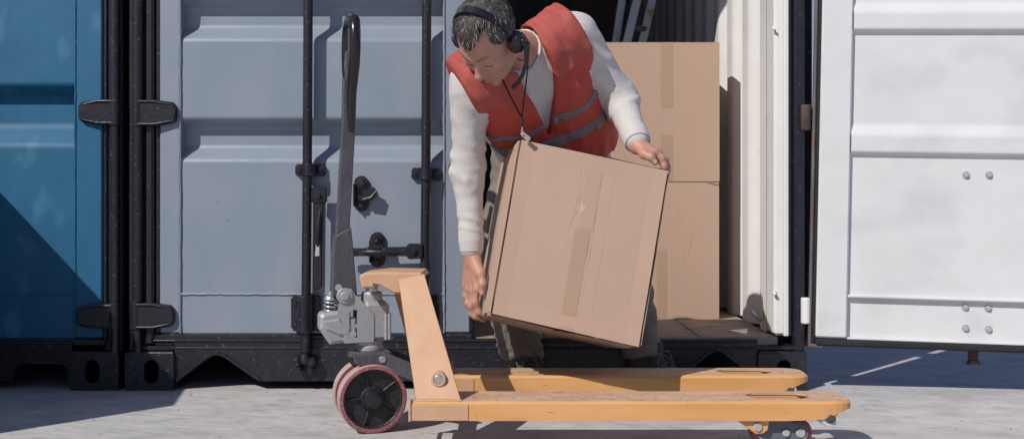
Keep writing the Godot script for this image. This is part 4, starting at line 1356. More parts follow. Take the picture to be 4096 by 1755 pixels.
# ---------------------------------------------------------------- the worker
var HC := Vector3(-0.070, 1.150, 0.660)
var HR := Vector3(0.864, -0.130, 0.487)
var HU := Vector3(-0.372, 0.488, 0.789)
var HF := Vector3(-0.341, -0.863, 0.373)
var SR := Vector3(-0.128, 1.035, 0.520)
var SL := Vector3(0.203, 1.205, 0.420)
var PV := Vector3(0.150, 0.830, 0.130)
var TD := Vector3.ZERO
var LD := Vector3.ZERO
var FD := Vector3.ZERO
var torso := Bones.new()
var vest_b := Bones.new()
var shirt := Bones.new()
var legs := Bones.new()
var neck_b := Bones.new()
var fold := FastNoiseLite.new()
var SKIN := Color(0.47, 0.262, 0.196)

func ell(p: Vector3, r: Vector3) -> float:
	var a := (p / r).length(); var b := (p / (r * r)).length()
	return a * (a - 1.0) / maxf(b, 1e-6)

func capd(p: Vector3, a: Vector3, b: Vector3, ra: float, rb: float) -> float:
	var ba := b - a; var pa := p - a
	var t := clampf(pa.dot(ba) / ba.length_squared(), 0.0, 1.0)
	return (pa - ba * t).length() - lerpf(ra, rb, t)

# head in its own axes: x to his left, y to the crown, z out of the face
func head_sdf(p: Vector3) -> float:
	var m := Vector3(absf(p.x), p.y, p.z)
	var d := ell(p - Vector3(0, 0.040, -0.012), Vector3(0.077, 0.086, 0.098))
	d = smin(d, ell(p - Vector3(0, -0.030, 0.030), Vector3(0.060, 0.082, 0.062)), 0.03)
	d = smin(d, capd(m, Vector3(0.050, -0.055, 0.005), Vector3(0.008, -0.104, 0.066), 0.022, 0.019), 0.025)
	d = smin(d, (m - Vector3(0.044, -0.022, 0.056)).length() - 0.022, 0.025)
	d = smin(d, capd(m, Vector3(0.008, 0.024, 0.084), Vector3(0.042, 0.026, 0.064), 0.011, 0.010), 0.018)
	# eye sockets, then the lowered lids
	d = -smin(-d, (m - Vector3(0.031, 0.003, 0.099)).length() - 0.0185, 0.010)
	d = smin(d, ell(m - Vector3(0.032, 0.001, 0.073), Vector3(0.016, 0.0105, 0.0125)), 0.006)
	# nose
	d = smin(d, capd(p, Vector3(0, 0.016, 0.086), Vector3(0, -0.028, 0.108), 0.0075, 0.0105), 0.010)
	d = smin(d, (p - Vector3(0, -0.031, 0.110)).length() - 0.0125, 0.008)
	d = smin(d, (m - Vector3(0.0125, -0.036, 0.099)).length() - 0.0082, 0.007)
	# lips
	d = smin(d, capd(m, Vector3(0.0, -0.0625, 0.0905), Vector3(0.022, -0.0670, 0.0790), 0.0068, 0.0038), 0.007)
	d = smin(d, capd(m, Vector3(0.0, -0.0760, 0.0900), Vector3(0.019, -0.0705, 0.0790), 0.0072, 0.0038), 0.007)
	d = -smin(-d, capd(m, Vector3(0.0, -0.0690, 0.0985), Vector3(0.023, -0.0685, 0.0860), 0.0016, 0.0016), 0.004)
	d += 0.0016 * exp(-pow((m.x - (0.020 + (-0.036 - p.y) * 0.38)) / 0.0035, 2.0)) * smoothstep(-0.078, -0.060, p.y) * (1.0 - smoothstep(-0.044, -0.034, p.y)) * smoothstep(0.05, 0.07, p.z)
	d += 0.0009 * sin(p.y * 420.0) * smoothstep(0.036, 0.046, p.y) * (1.0 - smoothstep(0.062, 0.070, p.y)) * smoothstep(0.05, 0.07, p.z)
	# ears
	d = smin(d, ell(m - Vector3(0.079, -0.004, -0.014), Vector3(0.011, 0.031, 0.019)), 0.010)
	return d

func star(dirv: Vector3) -> float:
	var r := 0.150
	for i in 14:
		var d := head_sdf(dirv * r)
		if absf(d) < 0.0003: break
		r -= d * 0.8
	return r

func hair_mask(p: Vector3) -> float:
	# > 0 where hair grows
	var ax := absf(p.x)
	var line: float
	if p.z > 0.02:
		line = 0.076 + 0.020 * exp(-pow((ax - 0.042) / 0.015, 2.0)) - 0.010 * exp(-pow(ax / 0.018, 2.0))
		if ax > 0.05: line -= (ax - 0.05) * 2.2
	elif p.z > -0.015: line = lerpf(-0.005, 0.036, clampf((p.z + 0.015) / 0.035, 0, 1))
	else: line = lerpf(-0.062, -0.005, clampf((p.z + 0.06) / 0.045, 0, 1))
	return p.y - line

func to_head(p: Vector3) -> Vector3:
	var q := p - HC
	return Vector3(q.dot(HR), q.dot(HU), q.dot(HF))
func from_head(p: Vector3) -> Vector3:
	return HC + HR * p.x + HU * p.y + HF * p.z

func face_colour(p: Vector3) -> Color:
	var c := SKIN
	var ax := absf(p.x)
	var n := fold.get_noise_3dv(p * 22.0)
	c = c.lerp(Color(0.50, 0.225, 0.175), clampf(0.35 + n * 0.5, 0, 1) * 0.6)
	if p.z > 0.06:
		c = c.lerp(Color(0.52, 0.20, 0.165), 0.55 * exp(-pow((p - Vector3(0, -0.031, 0.115)).length() / 0.018, 2.0)))
		c = c.lerp(Color(0.34, 0.125, 0.115), 0.8 * exp(-pow((Vector3(ax * 0.5, p.y, p.z) - Vector3(0, -0.069, 0.092)).length() / 0.0085, 2.0)))
		var bw := smoothstep(0.006, 0.016, ax) * (1.0 - smoothstep(0.040, 0.054, ax))
		var by := 0.0255 + 0.0045 * sin(clampf((ax - 0.010) / 0.042, 0, 1) * 2.4)
		c = c.lerp(Color(0.095, 0.062, 0.050), 0.72 * bw * exp(-pow((p.y - by) / 0.0046, 2.0)))
		var lw := smoothstep(0.013, 0.022, ax) * (1.0 - smoothstep(0.042, 0.050, ax))
		var ly := -0.0075 - 0.0035 * sin(clampf((ax - 0.015) / 0.032, 0, 1) * PI)
		c = c.lerp(Color(0.085, 0.050, 0.042), 0.75 * lw * exp(-pow((p.y - ly) / 0.0030, 2.0)))
	# shaved beard
	if p.y < -0.045 and p.z > 0.0:
		c = c.lerp(Color(0.33, 0.215, 0.175), 0.35 * clampf((-0.045 - p.y) / 0.02, 0, 1) * clampf(0.8 + fold.get_noise_3dv(p * 120.0), 0.3, 1))
	var hm := hair_mask(p)
	if hm > -0.004: c = c.lerp(Color(0.11, 0.075, 0.062), clampf((hm + 0.004) / 0.012, 0, 1) * 0.8)
	return c

func head_mesh(mb: MB) -> void:
	var nu := 210; var nv := 160
	var base := mb.v.size()
	var loc := []
	for j in nv + 1:
		# finer rows round the face
		var th := PI * j / nv
		for i in nu:
			var ph := TAU * i / nu + 0.35 * sin(TAU * i / nu)
			var d := Vector3(-sin(ph) * sin(th), cos(th), -cos(ph) * sin(th))
			var p := d * star(d)
			loc.append(p)
			mb.col = face_colour(p)
			mb.vert(from_head(p), Vector3.ZERO)
	var start := mb.ix.size()
	for j in nv:
		for i in nu:
			var a := base + j * nu + i; var b := base + j * nu + (i + 1) % nu
			mb.ix.append_array([a, b, a + nu, b, b + nu, a + nu])
	fix_normals(mb, base, start, HC)

func fix_normals(mb: MB, base: int, start: int, inside: Vector3) -> void:
	var t := 0.0
	for i in range(start, mb.ix.size(), 3):
		var a := mb.ix[i]; var b := mb.ix[i + 1]; var d := mb.ix[i + 2]
		var nn := (mb.v[d] - mb.v[a]).cross(mb.v[b] - mb.v[a])
		t += nn.dot(mb.v[a] - inside)
		mb.n[a] += nn; mb.n[b] += nn; mb.n[d] += nn
	var s := 1.0
	if t < 0.0:
		s = -1.0
		for i in range(start, mb.ix.size(), 3):
			var x := mb.ix[i + 1]; mb.ix[i + 1] = mb.ix[i + 2]; mb.ix[i + 2] = x
	for i in range(base, mb.n.size()): mb.n[i] = mb.n[i].normalized() * s

func build_hair(parent: Node3D) -> void:
	var mb := MB.new()
	var nu := 96; var nv := 60
	# cap
	var id := {}
	for j in nv + 1:
		for i in nu:
			var th := PI * 0.78 * j / nv; var ph := TAU * i / nu
			var d := Vector3(-sin(ph) * sin(th), cos(th), -cos(ph) * sin(th))
			var p := d * star(d)
			var m := hair_mask(p)
			var jag := 0.006 * fold.get_noise_3dv(p * 90.0)
			if m + jag < 0.0: continue
			var lift := minf(0.012, m * 0.35) * (1.0 if p.y > 0.06 else 0.5) + 0.004 * fold.get_noise_3dv(p * 60.0)
			var g := clampf(0.35 + 0.9 * fold.get_noise_3dv(p * 40.0) + 0.15 * fold.get_noise_3dv(p * 160.0), 0, 1)
			mb.col = Color(0.045, 0.037, 0.034).lerp(Color(0.16, 0.145, 0.14), g * 0.5)
			id[j * nu + i] = mb.vert(from_head(p + d * maxf(lift, 0.0012)), Vector3.ZERO)
	for j in nv:
		for i in nu:
			var k := [j * nu + i, j * nu + (i + 1) % nu, (j + 1) * nu + (i + 1) % nu, (j + 1) * nu + i]
			if id.has(k[0]) and id.has(k[1]) and id.has(k[2]) and id.has(k[3]):
				mb.ix.append_array([id[k[0]], id[k[1]], id[k[2]], id[k[0]], id[k[2]], id[k[3]]])
	fix_normals(mb, 0, 0, HC)
	# locks
	for s in 15000:
		var th := acos(rng.randf_range(-0.62, 1.0)); var ph := rng.randf() * TAU
		var d := Vector3(-sin(ph) * sin(th), cos(th), -cos(ph) * sin(th))
		var p := d * star(d)
		var m := hair_mask(p)
		if m < 0.0: continue
		var up := clampf(p.y / 0.09, 0.0, 1.0)
		var ln := lerpf(0.008, 0.025, up) * rng.randf_range(0.6, 1.2) * clampf(0.35 + m * 30.0, 0.3, 1.0)
		var cl := fold.get_noise_3dv(p * 28.0); var cl2 := fold.get_noise_3dv(p * 28.0 + Vector3(9, 3, 5))
		var flow := Vector3(0.35 * signf(p.x) * (1.0 - up) + cl * 1.3, -0.55 + cl2 * 0.8, 0.75)
		flow = (flow - d * flow.dot(d)).normalized()
		var wv := Vector3(rng.randf_range(-1, 1), rng.randf_range(-1, 1), rng.randf_range(-1, 1)) * 0.22
		var a := p + d * 0.002
		var b := p + (flow * 0.55 + wv * 0.5 + d * (0.42 + 0.20 * cl)) * ln * 0.6 + d * 0.003
		var e := b + (flow + wv - d * 0.05) * ln * 0.65
		var side := flow.cross(d).normalized() * rng.randf_range(0.0007, 0.0013)
		var g := rng.randf()
		var grey := clampf(0.07 + 0.35 * cl + (0.20 if absf(p.x) > 0.05 else 0.0), 0.03, 0.6)
		mb.col = Color(0.062, 0.050, 0.046) * rng.randf_range(0.5, 1.3) if g > grey else Color(0.34, 0.315, 0.305) * rng.randf_range(0.45, 1.15)
		var nn := d
		var q := [a - side, a + side, b + side, b - side, e]
		var nw := (HR * nn.x + HU * nn.y + HF * nn.z).normalized()
		var i0 := mb.vert(from_head(q[0]), nw); mb.vert(from_head(q[1]), nw); mb.vert(from_head(q[2]), nw); mb.vert(from_head(q[3]), nw); mb.vert(from_head(q[4]), nw)
		if (mb.v[i0 + 1] - mb.v[i0]).cross(mb.v[i0 + 2] - mb.v[i0]).dot(nw) > 0.0: mb.ix.append_array([i0, i0 + 2, i0 + 1, i0, i0 + 3, i0 + 2, i0 + 3, i0 + 4, i0 + 2])
		else: mb.ix.append_array([i0, i0 + 1, i0 + 2, i0, i0 + 2, i0 + 3, i0 + 3, i0 + 2, i0 + 4])
	part("hair", mb, M.hair, parent, "short dark hair going grey")

func hand_mesh(mb: MB, b: Bones, h: float, nails: Array) -> void:
	b.k = 0.010
	var col := func(p: Vector3) -> Color:
		var c := SKIN.lerp(Color(0.52, 0.225, 0.175), clampf(0.4 + 0.7 * fold.get_noise_3dv(p * 30.0), 0, 1) * 0.6)
		for q in nails:
			if (p - q).length() < 0.0062: c = Color(0.58, 0.37, 0.33)
		return c
	mb.merge(nets(b.ev, b.bounds(0.012), h, col))

func torso_uv(p: Vector3) -> Vector3:
	# (across, along from hips to shoulders, out of the chest)
	var q := p - PV
	var t := q.dot(TD)
	var l := Vector3.RIGHT.lerp(LD, clampf(t / 0.45, 0, 1)).normalized()
	var r := q - TD * t
	return Vector3(r.dot(l), t, r.dot(FD))

func wrinkle(p: Vector3) -> float:
	return fold.get_noise_3d(p.x * 7.0, p.y * 15.0, p.z * 7.0)

# sharp-topped pulled folds fading out from a joint
func crease(p: Vector3, c: Vector3, axis: Vector3, r: float, freq: float, amp: float) -> float:
	var q := p - c
	var l := q.length()
	if l > r: return 0.0
	var ph := q.dot(axis.normalized()) * freq + 2.6 * fold.get_noise_3dv(p * 7.0)
	var w := 1.0 - l / r
	return amp * w * (pow(0.5 + 0.5 * sin(ph), 2.0) - 0.3) * clampf(0.6 + 1.4 * fold.get_noise_3dv(p * 11.0 + Vector3(3, 1, 7)), 0.1, 1.3)

func shirt_sdf(p: Vector3) -> float:
	var d := shirt.ev(p)
	if d > 0.05: return d
	d += 0.0030 * wrinkle(p)
	d -= crease(p, Vector3(-0.140, 0.790, 0.450), Vector3(0.35, 1.0, 0.25), 0.13, 100.0, 0.0165)
	d -= crease(p, Vector3(-0.130, 0.610, 0.450), Vector3(0.25, 1.0, 0.0), 0.08, 170.0, 0.0095)
	d -= crease(p, Vector3(-0.105, 0.940, 0.500), Vector3(0.75, 0.8, 0.2), 0.12, 85.0, 0.0180)
	d -= crease(p, Vector3(0.360, 0.985, 0.340), Vector3(0.45, -0.85, 0.25), 0.12, 105.0, 0.0190)
	d -= crease(p, Vector3(0.390, 0.880, 0.430), Vector3(0.2, -0.7, 0.6), 0.07, 170.0, 0.0095)
	d -= crease(p, Vector3(0.240, 1.070, 0.430), Vector3(0.55, 0.75, 0.1), 0.13, 85.0, 0.0180)
	d -= crease(p, Vector3(0.040, 1.000, 0.560), Vector3(0.8, 0.45, 0.0), 0.12, 80.0, 0.0080)
	# neck opening
	return maxf(d, -(neck_b.ev(p) - 0.004))

func vest_base(p: Vector3) -> float:
	var d := vest_b.ev(p)
	if d > 0.10: return d - 0.014
	var q := torso_uv(p)
	var loose := clampf((q.z + 0.02) / 0.08, 0, 1) * clampf(1.0 - q.y / 0.40, 0, 1)
	d -= 0.016 + 0.020 * loose
	d += 0.0110 * fold.get_noise_3d(q.x * 14.0, q.y * 5.0, q.z * 9.0) + 0.0045 * fold.get_noise_3d(q.x * 34.0 + q.y * 12.0, q.y * 11.0, 3.0)
	return d

func vest_cut(p: Vector3, d: float) -> float:
	if d > 0.06: return d
	var q := torso_uv(p)
	d = maxf(d, (0.125 - 0.36 * q.x) - q.y)
	if q.x > 0.0: d = maxf(d, minf(q.x - 0.190 - 0.03 * clampf((0.30 - q.y) / 0.1, 0, 1), q.y - 0.195))
	else: d = maxf(d, (p - Vector3(-0.158, 1.030, 0.56)).dot(Vector3(-0.85, -0.50, 0.12).normalized()))
	d = maxf(d, -(neck_b.ev(p) - 0.022))
	var w := clampf((q.y - 0.225) / 0.22, -0.3, 1.0) * 0.056
	d = maxf(d, -maxf((absf(q.x + 0.006) - w) * 0.9, -q.z + 0.02))
	return d

func vest_sdf(p: Vector3) -> float:
	return vest_cut(p, vest_base(p))

func legs_sdf(p: Vector3) -> float:
	var d := legs.ev(p)
	if d > 0.05: return d
	var low := clampf((0.34 - p.y) / 0.2, 0, 1)
	d += 0.007 * fold.get_noise_3d(p.x * 10.0, p.y * 20.0 + 3.0, p.z * 10.0) + 0.012 * low * fold.get_noise_3d(p.x * 12.0 + 4.0, p.y * 42.0, p.z * 12.0)
	return maxf(d, 0.128 + 0.012 * sin(p.x * 30.0) - p.y)

func boot(parent: Node3D, a: Vector3, f: Vector3, label: String) -> void:
	var b := Bones.new()
	b.k = 0.03
	var s := f.cross(Vector3.UP)
	b.add(a - f * 0.050 + Vector3(0, 0.050, 0), a + f * 0.060 + Vector3(0, 0.052, 0), 0.036, 0.040)
	b.add(a + f * 0.060 + Vector3(0, 0.050, 0), a + f * 0.155 + Vector3(0, 0.046, 0), 0.041, 0.034)
	b.add(a - f * 0.020 + Vector3(0, 0.06, 0), a - f * 0.012 + Vector3(0, 0.165, 0), 0.043, 0.046)
	b.add(a - f * 0.01 + Vector3(0, 0.10, 0), a + f * 0.085 + Vector3(0, 0.070, 0), 0.040, 0.034)
	var fn := func(p: Vector3) -> float: return maxf(maxf(b.ev(p), 0.018 - p.y), p.y - 0.172)
	var mb := nets(fn, b.bounds(0.012), 0.008)
	var o := part("boot", mb, M.boot, parent, label)
	var sole := MB.new()
	var pl := PackedVector2Array()
	for k in 24:
		var t := TAU * k / 24.0
		pl.append(Vector2(0.052 + 0.145 * cos(t), (0.046 + 0.006 * cos(t)) * signf(sin(t)) * pow(absf(sin(t)), 0.7)))
	sole.prism(pl, -0.026, -0.0005, Transform3D(Basis(f, Vector3(-s.x, 0, -s.z), f.cross(Vector3(-s.x, 0, -s.z))), a), 0.003)
	for i in sole.v.size():
		if sole.v[i].y < 0: sole.v[i].y = -sole.v[i].y; sole.n[i].y = -sole.n[i].y
	part("sole", sole, M.rubber, o)
	var tg := MB.new()
	tg.tube([a + f * 0.045 + Vector3(0, 0.10, 0), a + f * 0.042 + Vector3(0, 0.150, 0), a + f * 0.050 + Vector3(0, 0.188, 0)], [0.030, 0.031, 0.020], 12)
	part("tongue", tg, M.boot, o)
	var lc := MB.new()
	for k in 5:
		var c := a + f * (0.052 + 0.020 * k) + Vector3(0, 0.143 - 0.013 * k, 0)
		lc.tube([c + s * 0.032 + Vector3(0, -0.014, 0), c + Vector3(0, 0.004, 0), c - s * 0.032 + Vector3(0, -0.014, 0)], [0.0026], 6)
	for k in [-1, 1]:
		var c := a + f * 0.062 + Vector3(0, 0.150, 0)
		lc.tube([c, c + s * 0.022 * k + f * 0.02 + Vector3(0, 0.006, 0), c + s * 0.045 * k + f * 0.02 + Vector3(0, -0.026, 0), c + s * 0.036 * k + f * 0.03 + Vector3(0, -0.052, 0), c + s * 0.014 * k + f * 0.018 + Vector3(0, -0.012, 0), c], [0.003], 6)
		lc.tube([c, c + s * 0.020 * k + f * 0.03 + Vector3(0, -0.02, 0), c + s * 0.030 * k + f * 0.055 + Vector3(0, -0.062, 0), c + s * 0.042 * k + f * 0.06 + Vector3(0, -0.10, 0)], [0.0028], 6)
	part("lace", lc, M.lace, o)

func build_person() -> void:
	fold.seed = 12; fold.frequency = 1.0; fold.fractal_octaves = 2
	var mid := (SR + SL) / 2
	TD = (mid - PV).normalized()
	LD = (SL - SR).normalized()
	FD = LD.cross(TD).normalized()
	var who := thing("person", "worker in red hi-vis vest bending forward with a carton in both hands", "person", Vector3(0.27, 0, 0.09))
	# skeletons
	torso.k = 0.06; shirt.k = 0.045; legs.k = 0.04; neck_b.k = 0.03
	for s: float in [-1.0, 1.0]:
		var sh: Vector3 = SR if s < 0 else SL
		var ch := mid - TD * 0.125 + LD * 0.080 * s
		var wa := PV + TD * 0.13 + Vector3(0.078 * s, 0, 0)
		var hi := PV + Vector3(0.085 * s, -0.02, 0)
		for b in [torso, shirt]:
			b.add(ch, wa, 0.118, 0.112); b.add(wa, hi, 0.112, 0.112)
			b.add(ch + TD * 0.05, sh - LD * 0.02 * s - TD * 0.015, 0.100, 0.070)
	for b in [torso, shirt]: b.add(SR.lerp(SL, 0.12), SR.lerp(SL, 0.88), 0.070, 0.070)
	var ER := Vector3(-0.140, 0.775, 0.440); var WR := Vector3(-0.128, 0.528, 0.450)
	var EL := at(1560, 252, 0.335); var WL := at(1602, 352, 0.480)
	shirt.add(SR, ER, 0.063, 0.049); shirt.add(ER, WR, 0.048, 0.0365)
	shirt.add(SL, EL, 0.069, 0.054); shirt.add(EL, WL, 0.053, 0.039)
	var skull := from_head(Vector3(0, -0.065, -0.035))
	var nb := mid + TD * 0.015 + FD * -0.01
	neck_b.add(nb, skull, 0.066, 0.058)
	vest_b.k = 0.05
	for i in torso.A.size(): vest_b.add(torso.A[i], torso.B[i], torso.R[i], torso.S[i])
	vest_b.add(SR + Vector3(0.01, 0.01, 0), SR.lerp(SL, 0.2), 0.072, 0.072)
	vest_b.add(SR.lerp(SL, 0.7), SL + Vector3(-0.012, 0.014, 0.0), 0.070, 0.072)

	# body: one skin surface under the clothes, with head and hands
	var flesh := Bones.new()
	flesh.k = 0.04
	for i in torso.A.size(): flesh.add(torso.A[i], torso.B[i], torso.R[i] - 0.024, torso.S[i] - 0.024)
	flesh.add(nb - TD * 0.05, nb, 0.070, 0.066)
	flesh.add(nb, skull, 0.0635, 0.0575)
	flesh.add(SR, ER, 0.045, 0.036); flesh.add(ER, WR, 0.036, 0.028)
	flesh.add(SL, EL, 0.047, 0.038); flesh.add(EL, WL, 0.038, 0.028)
	var kr := Vector3(-0.062, 0.470, 0.165); var kl := Vector3(0.395, 0.460, 0.165)
	var ar := Vector3(0.052, 0.100, 0.085); var al := Vector3(0.462, 0.110, 0.075)
	for q in [[Vector3(0.040, 0.80, 0.13), kr, ar], [Vector3(0.228, 0.80, 0.13), kl, al]]:
		flesh.add(q[0], q[1], 0.075, 0.052); flesh.add(q[1], q[1].lerp(q[2], 0.72), 0.050, 0.036)
	var skin := nets(flesh.ev, flesh.bounds(0.03), 0.014, func(p): return SKIN.lerp(Color(0.50, 0.225, 0.175), clampf(0.35 + 0.5 * fold.get_noise_3dv(p * 22.0), 0, 1) * 0.6))
	head_mesh(skin)
	var hr := Bones.new()
	hr.add(Vector3(-0.129, 0.585, 0.449), Vector3(-0.127, 0.512, 0.450), 0.030, 0.0265)
	hr.add(Vector3(-0.127, 0.512, 0.450), Vector3(-0.124, 0.485, 0.452), 0.0265, 0.024)
	var kn := [Vector3(-0.108, 0.405, 0.487), Vector3(-0.122, 0.398, 0.466), Vector3(-0.136, 0.401, 0.444), Vector3(-0.147, 0.413, 0.425)]
	var wr := [Vector3(-0.114, 0.492, 0.465), Vector3(-0.122, 0.490, 0.456), Vector3(-0.130, 0.490, 0.447), Vector3(-0.136, 0.492, 0.440)]
	var off := [[Vector3(-0.006, -0.045, -0.003), Vector3(0.010, -0.031, -0.004), Vector3(0.024, -0.014, -0.004)], [Vector3(-0.006, -0.050, -0.002), Vector3(0.013, -0.034, -0.004), Vector3(0.027, -0.012, -0.004)], [Vector3(-0.004, -0.047, -0.002), Vector3(0.014, -0.036, -0.002), Vector3(0.028, -0.010, -0.002)], [Vector3(-0.002, -0.038, -0.002), Vector3(0.010, -0.028, -0.002), Vector3(0.020, -0.012, -0.002)]]
	for i in 4:
		hr.add(wr[i], kn[i], 0.017, 0.0125)
		var r0: float = [0.0105, 0.0108, 0.0102, 0.0088][i]
		var p: Vector3 = kn[i]
		for j in 3:
			hr.add(p, p + off[i][j], r0 - j * 0.0009, r0 - (j + 1) * 0.0009)
			p += off[i][j]
	hr.add(Vector3(-0.118, 0.490, 0.462), Vector3(-0.098, 0.452, 0.496), 0.019, 0.0150)
	hr.add(Vector3(-0.098, 0.452, 0.496), Vector3(-0.091, 0.420, 0.508), 0.0135, 0.0115)
	hr.add(Vector3(-0.091, 0.420, 0.508), Vector3(-0.093, 0.392, 0.506), 0.0115, 0.0092)
	hr.add(Vector3(-0.108, 0.46, 0.475), Vector3(-0.106, 0.42, 0.478), 0.018, 0.013)
	hand_mesh(skin, hr, 0.0032, [Vector3(-0.093, 0.394, 0.516)])
	var hl := Bones.new()
	var w0 := at(1604, 366, 0.492)
	hl.add(w0 + Vector3(-0.020, 0.035, -0.050), w0, 0.029, 0.0265)
	hl.add(w0, w0 + Vector3(0.018, -0.009, 0.008), 0.0265, 0.022)
	kn = [at(1648, 383, 0.532), at(1656, 384, 0.508), at(1658, 390, 0.486), at(1655, 398, 0.466)]
	off = [[Vector3(0.021, -0.017, 0.002), Vector3(0.008, -0.024, 0.0), Vector3(-0.003, -0.022, 0)], [Vector3(0.022, -0.020, 0), Vector3(0.007, -0.026, 0), Vector3(-0.002, -0.022, 0)], [Vector3(0.021, -0.022, 0), Vector3(0.006, -0.026, 0), Vector3(-0.003, -0.022, 0)], [Vector3(0.018, -0.018, 0), Vector3(0.006, -0.020, 0), Vector3(-0.003, -0.018, 0)]]
	for i in 4:
		hl.add(w0 + Vector3(0.012, -0.004, 0.014 - 0.009 * i), kn[i], 0.0175, 0.0125)
		var r0: float = [0.0108, 0.0108, 0.0102, 0.009][i]
		var p: Vector3 = kn[i]
		for j in 3:
			hl.add(p, p + off[i][j], r0 - j * 0.0009, r0 - (j + 1) * 0.0009)
			p += off[i][j]
	var t1 := at(1622, 388, 0.540); var t2 := at(1638, 395, 0.554); var t3 := at(1649, 409, 0.556)
	hl.add(w0 + Vector3(0.006, -0.006, 0.010), t1, 0.020, 0.0145)
	hl.add(t1, t2, 0.0135, 0.0115); hl.add(t2, t3, 0.0115, 0.0092)
	hl.add(t1 + Vector3(0, 0.004, -0.012), kn[0].lerp(t1, 0.4), 0.013, 0.012)
	hand_mesh(skin, hl, 0.0032, [t3 + Vector3(0.0, 0.004, 0.009)])
	part("body", skin, M.skin, who)
	build_hair(who)
	# clothes
	var bb := shirt.bounds(0.02)
	var sw := part("sweatshirt", nets(shirt_sdf, bb, 0.007), M.fleece, who, "light grey marl sweatshirt")
	# cuffs and collar
	for q in [[WR + (ER - WR).normalized() * 0.058, WR - (ER - WR).normalized() * 0.012, 0.040, 0.0355], [WL + (EL - WL).normalized() * 0.052, WL - (EL - WL).normalized() * 0.014, 0.0435, 0.041]]:
		var cm := MB.new()
		var ax: Vector3 = (q[1] - q[0])
		var yb := ax.normalized(); var xb := yb.cross(Vector3(0.3, 0.2, 0.9)).normalized()
		var L := ax.length()
		cm.lathe([Vector2(q[2] - 0.004, 0.0), Vector2(q[2], 0.004), Vector2(q[2] + 0.0005, L * 0.5), Vector2(q[3] + 0.001, L - 0.003), Vector2(q[3] - 0.0015, L), Vector2(q[3] - 0.005, L - 0.004), Vector2(q[3] - 0.006, L - 0.03)], Transform3D(Basis(xb, yb, xb.cross(yb)), q[0]), 36)
		part("cuff", cm, M.fleece, sw)
	var rm := MB.new()
	var ring := []
	var na := (skull - nb).normalized()
	var nx := na.cross(LD).normalized(); var ny := na.cross(nx)
	for k in 29:
		var a := TAU * k / 28.0
		ring.append(nb + na * (0.012 - 0.020 * cos(a)) + (nx * cos(a) + ny * sin(a)) * 0.0765)
	rm.tube(ring, [0.0055], 10)
	part("collar", rm, M.fleece, sw)
	var tb := torso.bounds(0.05)
	var vest := part("vest", nets(vest_sdf, tb, 0.008), M.vest, who, "red sleeveless hi-vis vest")
	for t0 in [[0.290, 0.0125], [0.212, 0.0155]]:
		var fn := func(p: Vector3) -> float:
			var d := vest_base(p) - 0.0045
			if d > 0.03: return d
			var q := torso_uv(p)
			d = maxf(d, absf(q.y - t0[0] + 0.03 * q.x) - t0[1])
			# only a thin band, not a solid disc
			d = maxf(d, -(vest_base(p) + 0.014))
			return maxf(d, vest_cut(p, -1.0) )
		part("reflective_strip", nets(fn, tb, 0.0055), M.strip, vest)
	var yk := func(p: Vector3) -> float:
		var d := vest_base(p) - 0.0065
		if d > 0.03: return d
		var q := torso_uv(p)
		d = maxf(d, maxf(0.418 + 0.10 * absf(q.x) - q.y, 0.0 - q.z * 0.0 - 1.0))
		return maxf(d, vest_cut(p, -1.0) + 0.001)
	part("yoke", nets(yk, tb, 0.0065), M.yoke, vest)
	legs.add(PV + Vector3(-0.095, -0.01, 0), PV + Vector3(0.065, -0.01, 0), 0.122, 0.122)
	legs.add(Vector3(0.040, 0.80, 0.13), kr, 0.100, 0.078); legs.add(kr, ar + Vector3(0, 0.0, 0), 0.076, 0.074)
	legs.add(Vector3(0.228, 0.80, 0.13), kl, 0.100, 0.078); legs.add(kl, al + Vector3(0, 0.0, 0), 0.075, 0.068)
	legs.add(PV, PV + TD * 0.10, 0.12, 0.115)
	part("trousers", nets(legs_sdf, legs.bounds(0.02), 0.009), M.trousers, who, "loose olive grey work trousers")
	boot(who, Vector3(0.052, 0, 0.085), Vector3(0.10, 0, 1).normalized(), "dark lace-up boot pointing forward")
	boot(who, Vector3(0.470, 0, 0.075), Vector3(0.72, 0, 0.69).normalized(), "dark lace-up boot turned outward")

	# headset
	var hs := thing("headset", "black telephone headset with microphone boom worn by the worker", "headset", from_head(Vector3(0.09, 0, 0)))
	var bm := MB.new()
	var path := []
	for k in 33:
		var a := lerpf(-0.06, PI + 0.06, k / 32.0)
		path.append(Vector3(0.0905 * cos(a), 0.004 + 0.1415 * sin(a), -0.004 + 0.006 * sin(a)))
	for k in 32:
		var p: Vector3 = path[k]; var q: Vector3 = path[k + 1]
		var c := Vector3(0, 0.02, 0)
		var po := (p - c).normalized(); var qo := (q - c).normalized()
		var w := 0.011 if k > 6 and k < 26 else 0.008
		var th := 0.005
		var P8 := []
		for s in [[-1, 0], [1, 0], [1, 1], [-1, 1]]: P8.append(from_head(p + Vector3(0, 0, w * s[0]) + po * th * s[1]))
		for s in [[-1, 0], [1, 0], [1, 1], [-1, 1]]: P8.append(from_head(q + Vector3(0, 0, w * s[0]) + qo * th * s[1]))
		var m := from_head((p + q) / 2 + po * th * 0.5)
		for f in 4: bm.face_out([P8[f], P8[(f + 1) % 4], P8[4 + (f + 1) % 4], P8[4 + f]], m)
	part("headband", bm, M.plastic, hs)
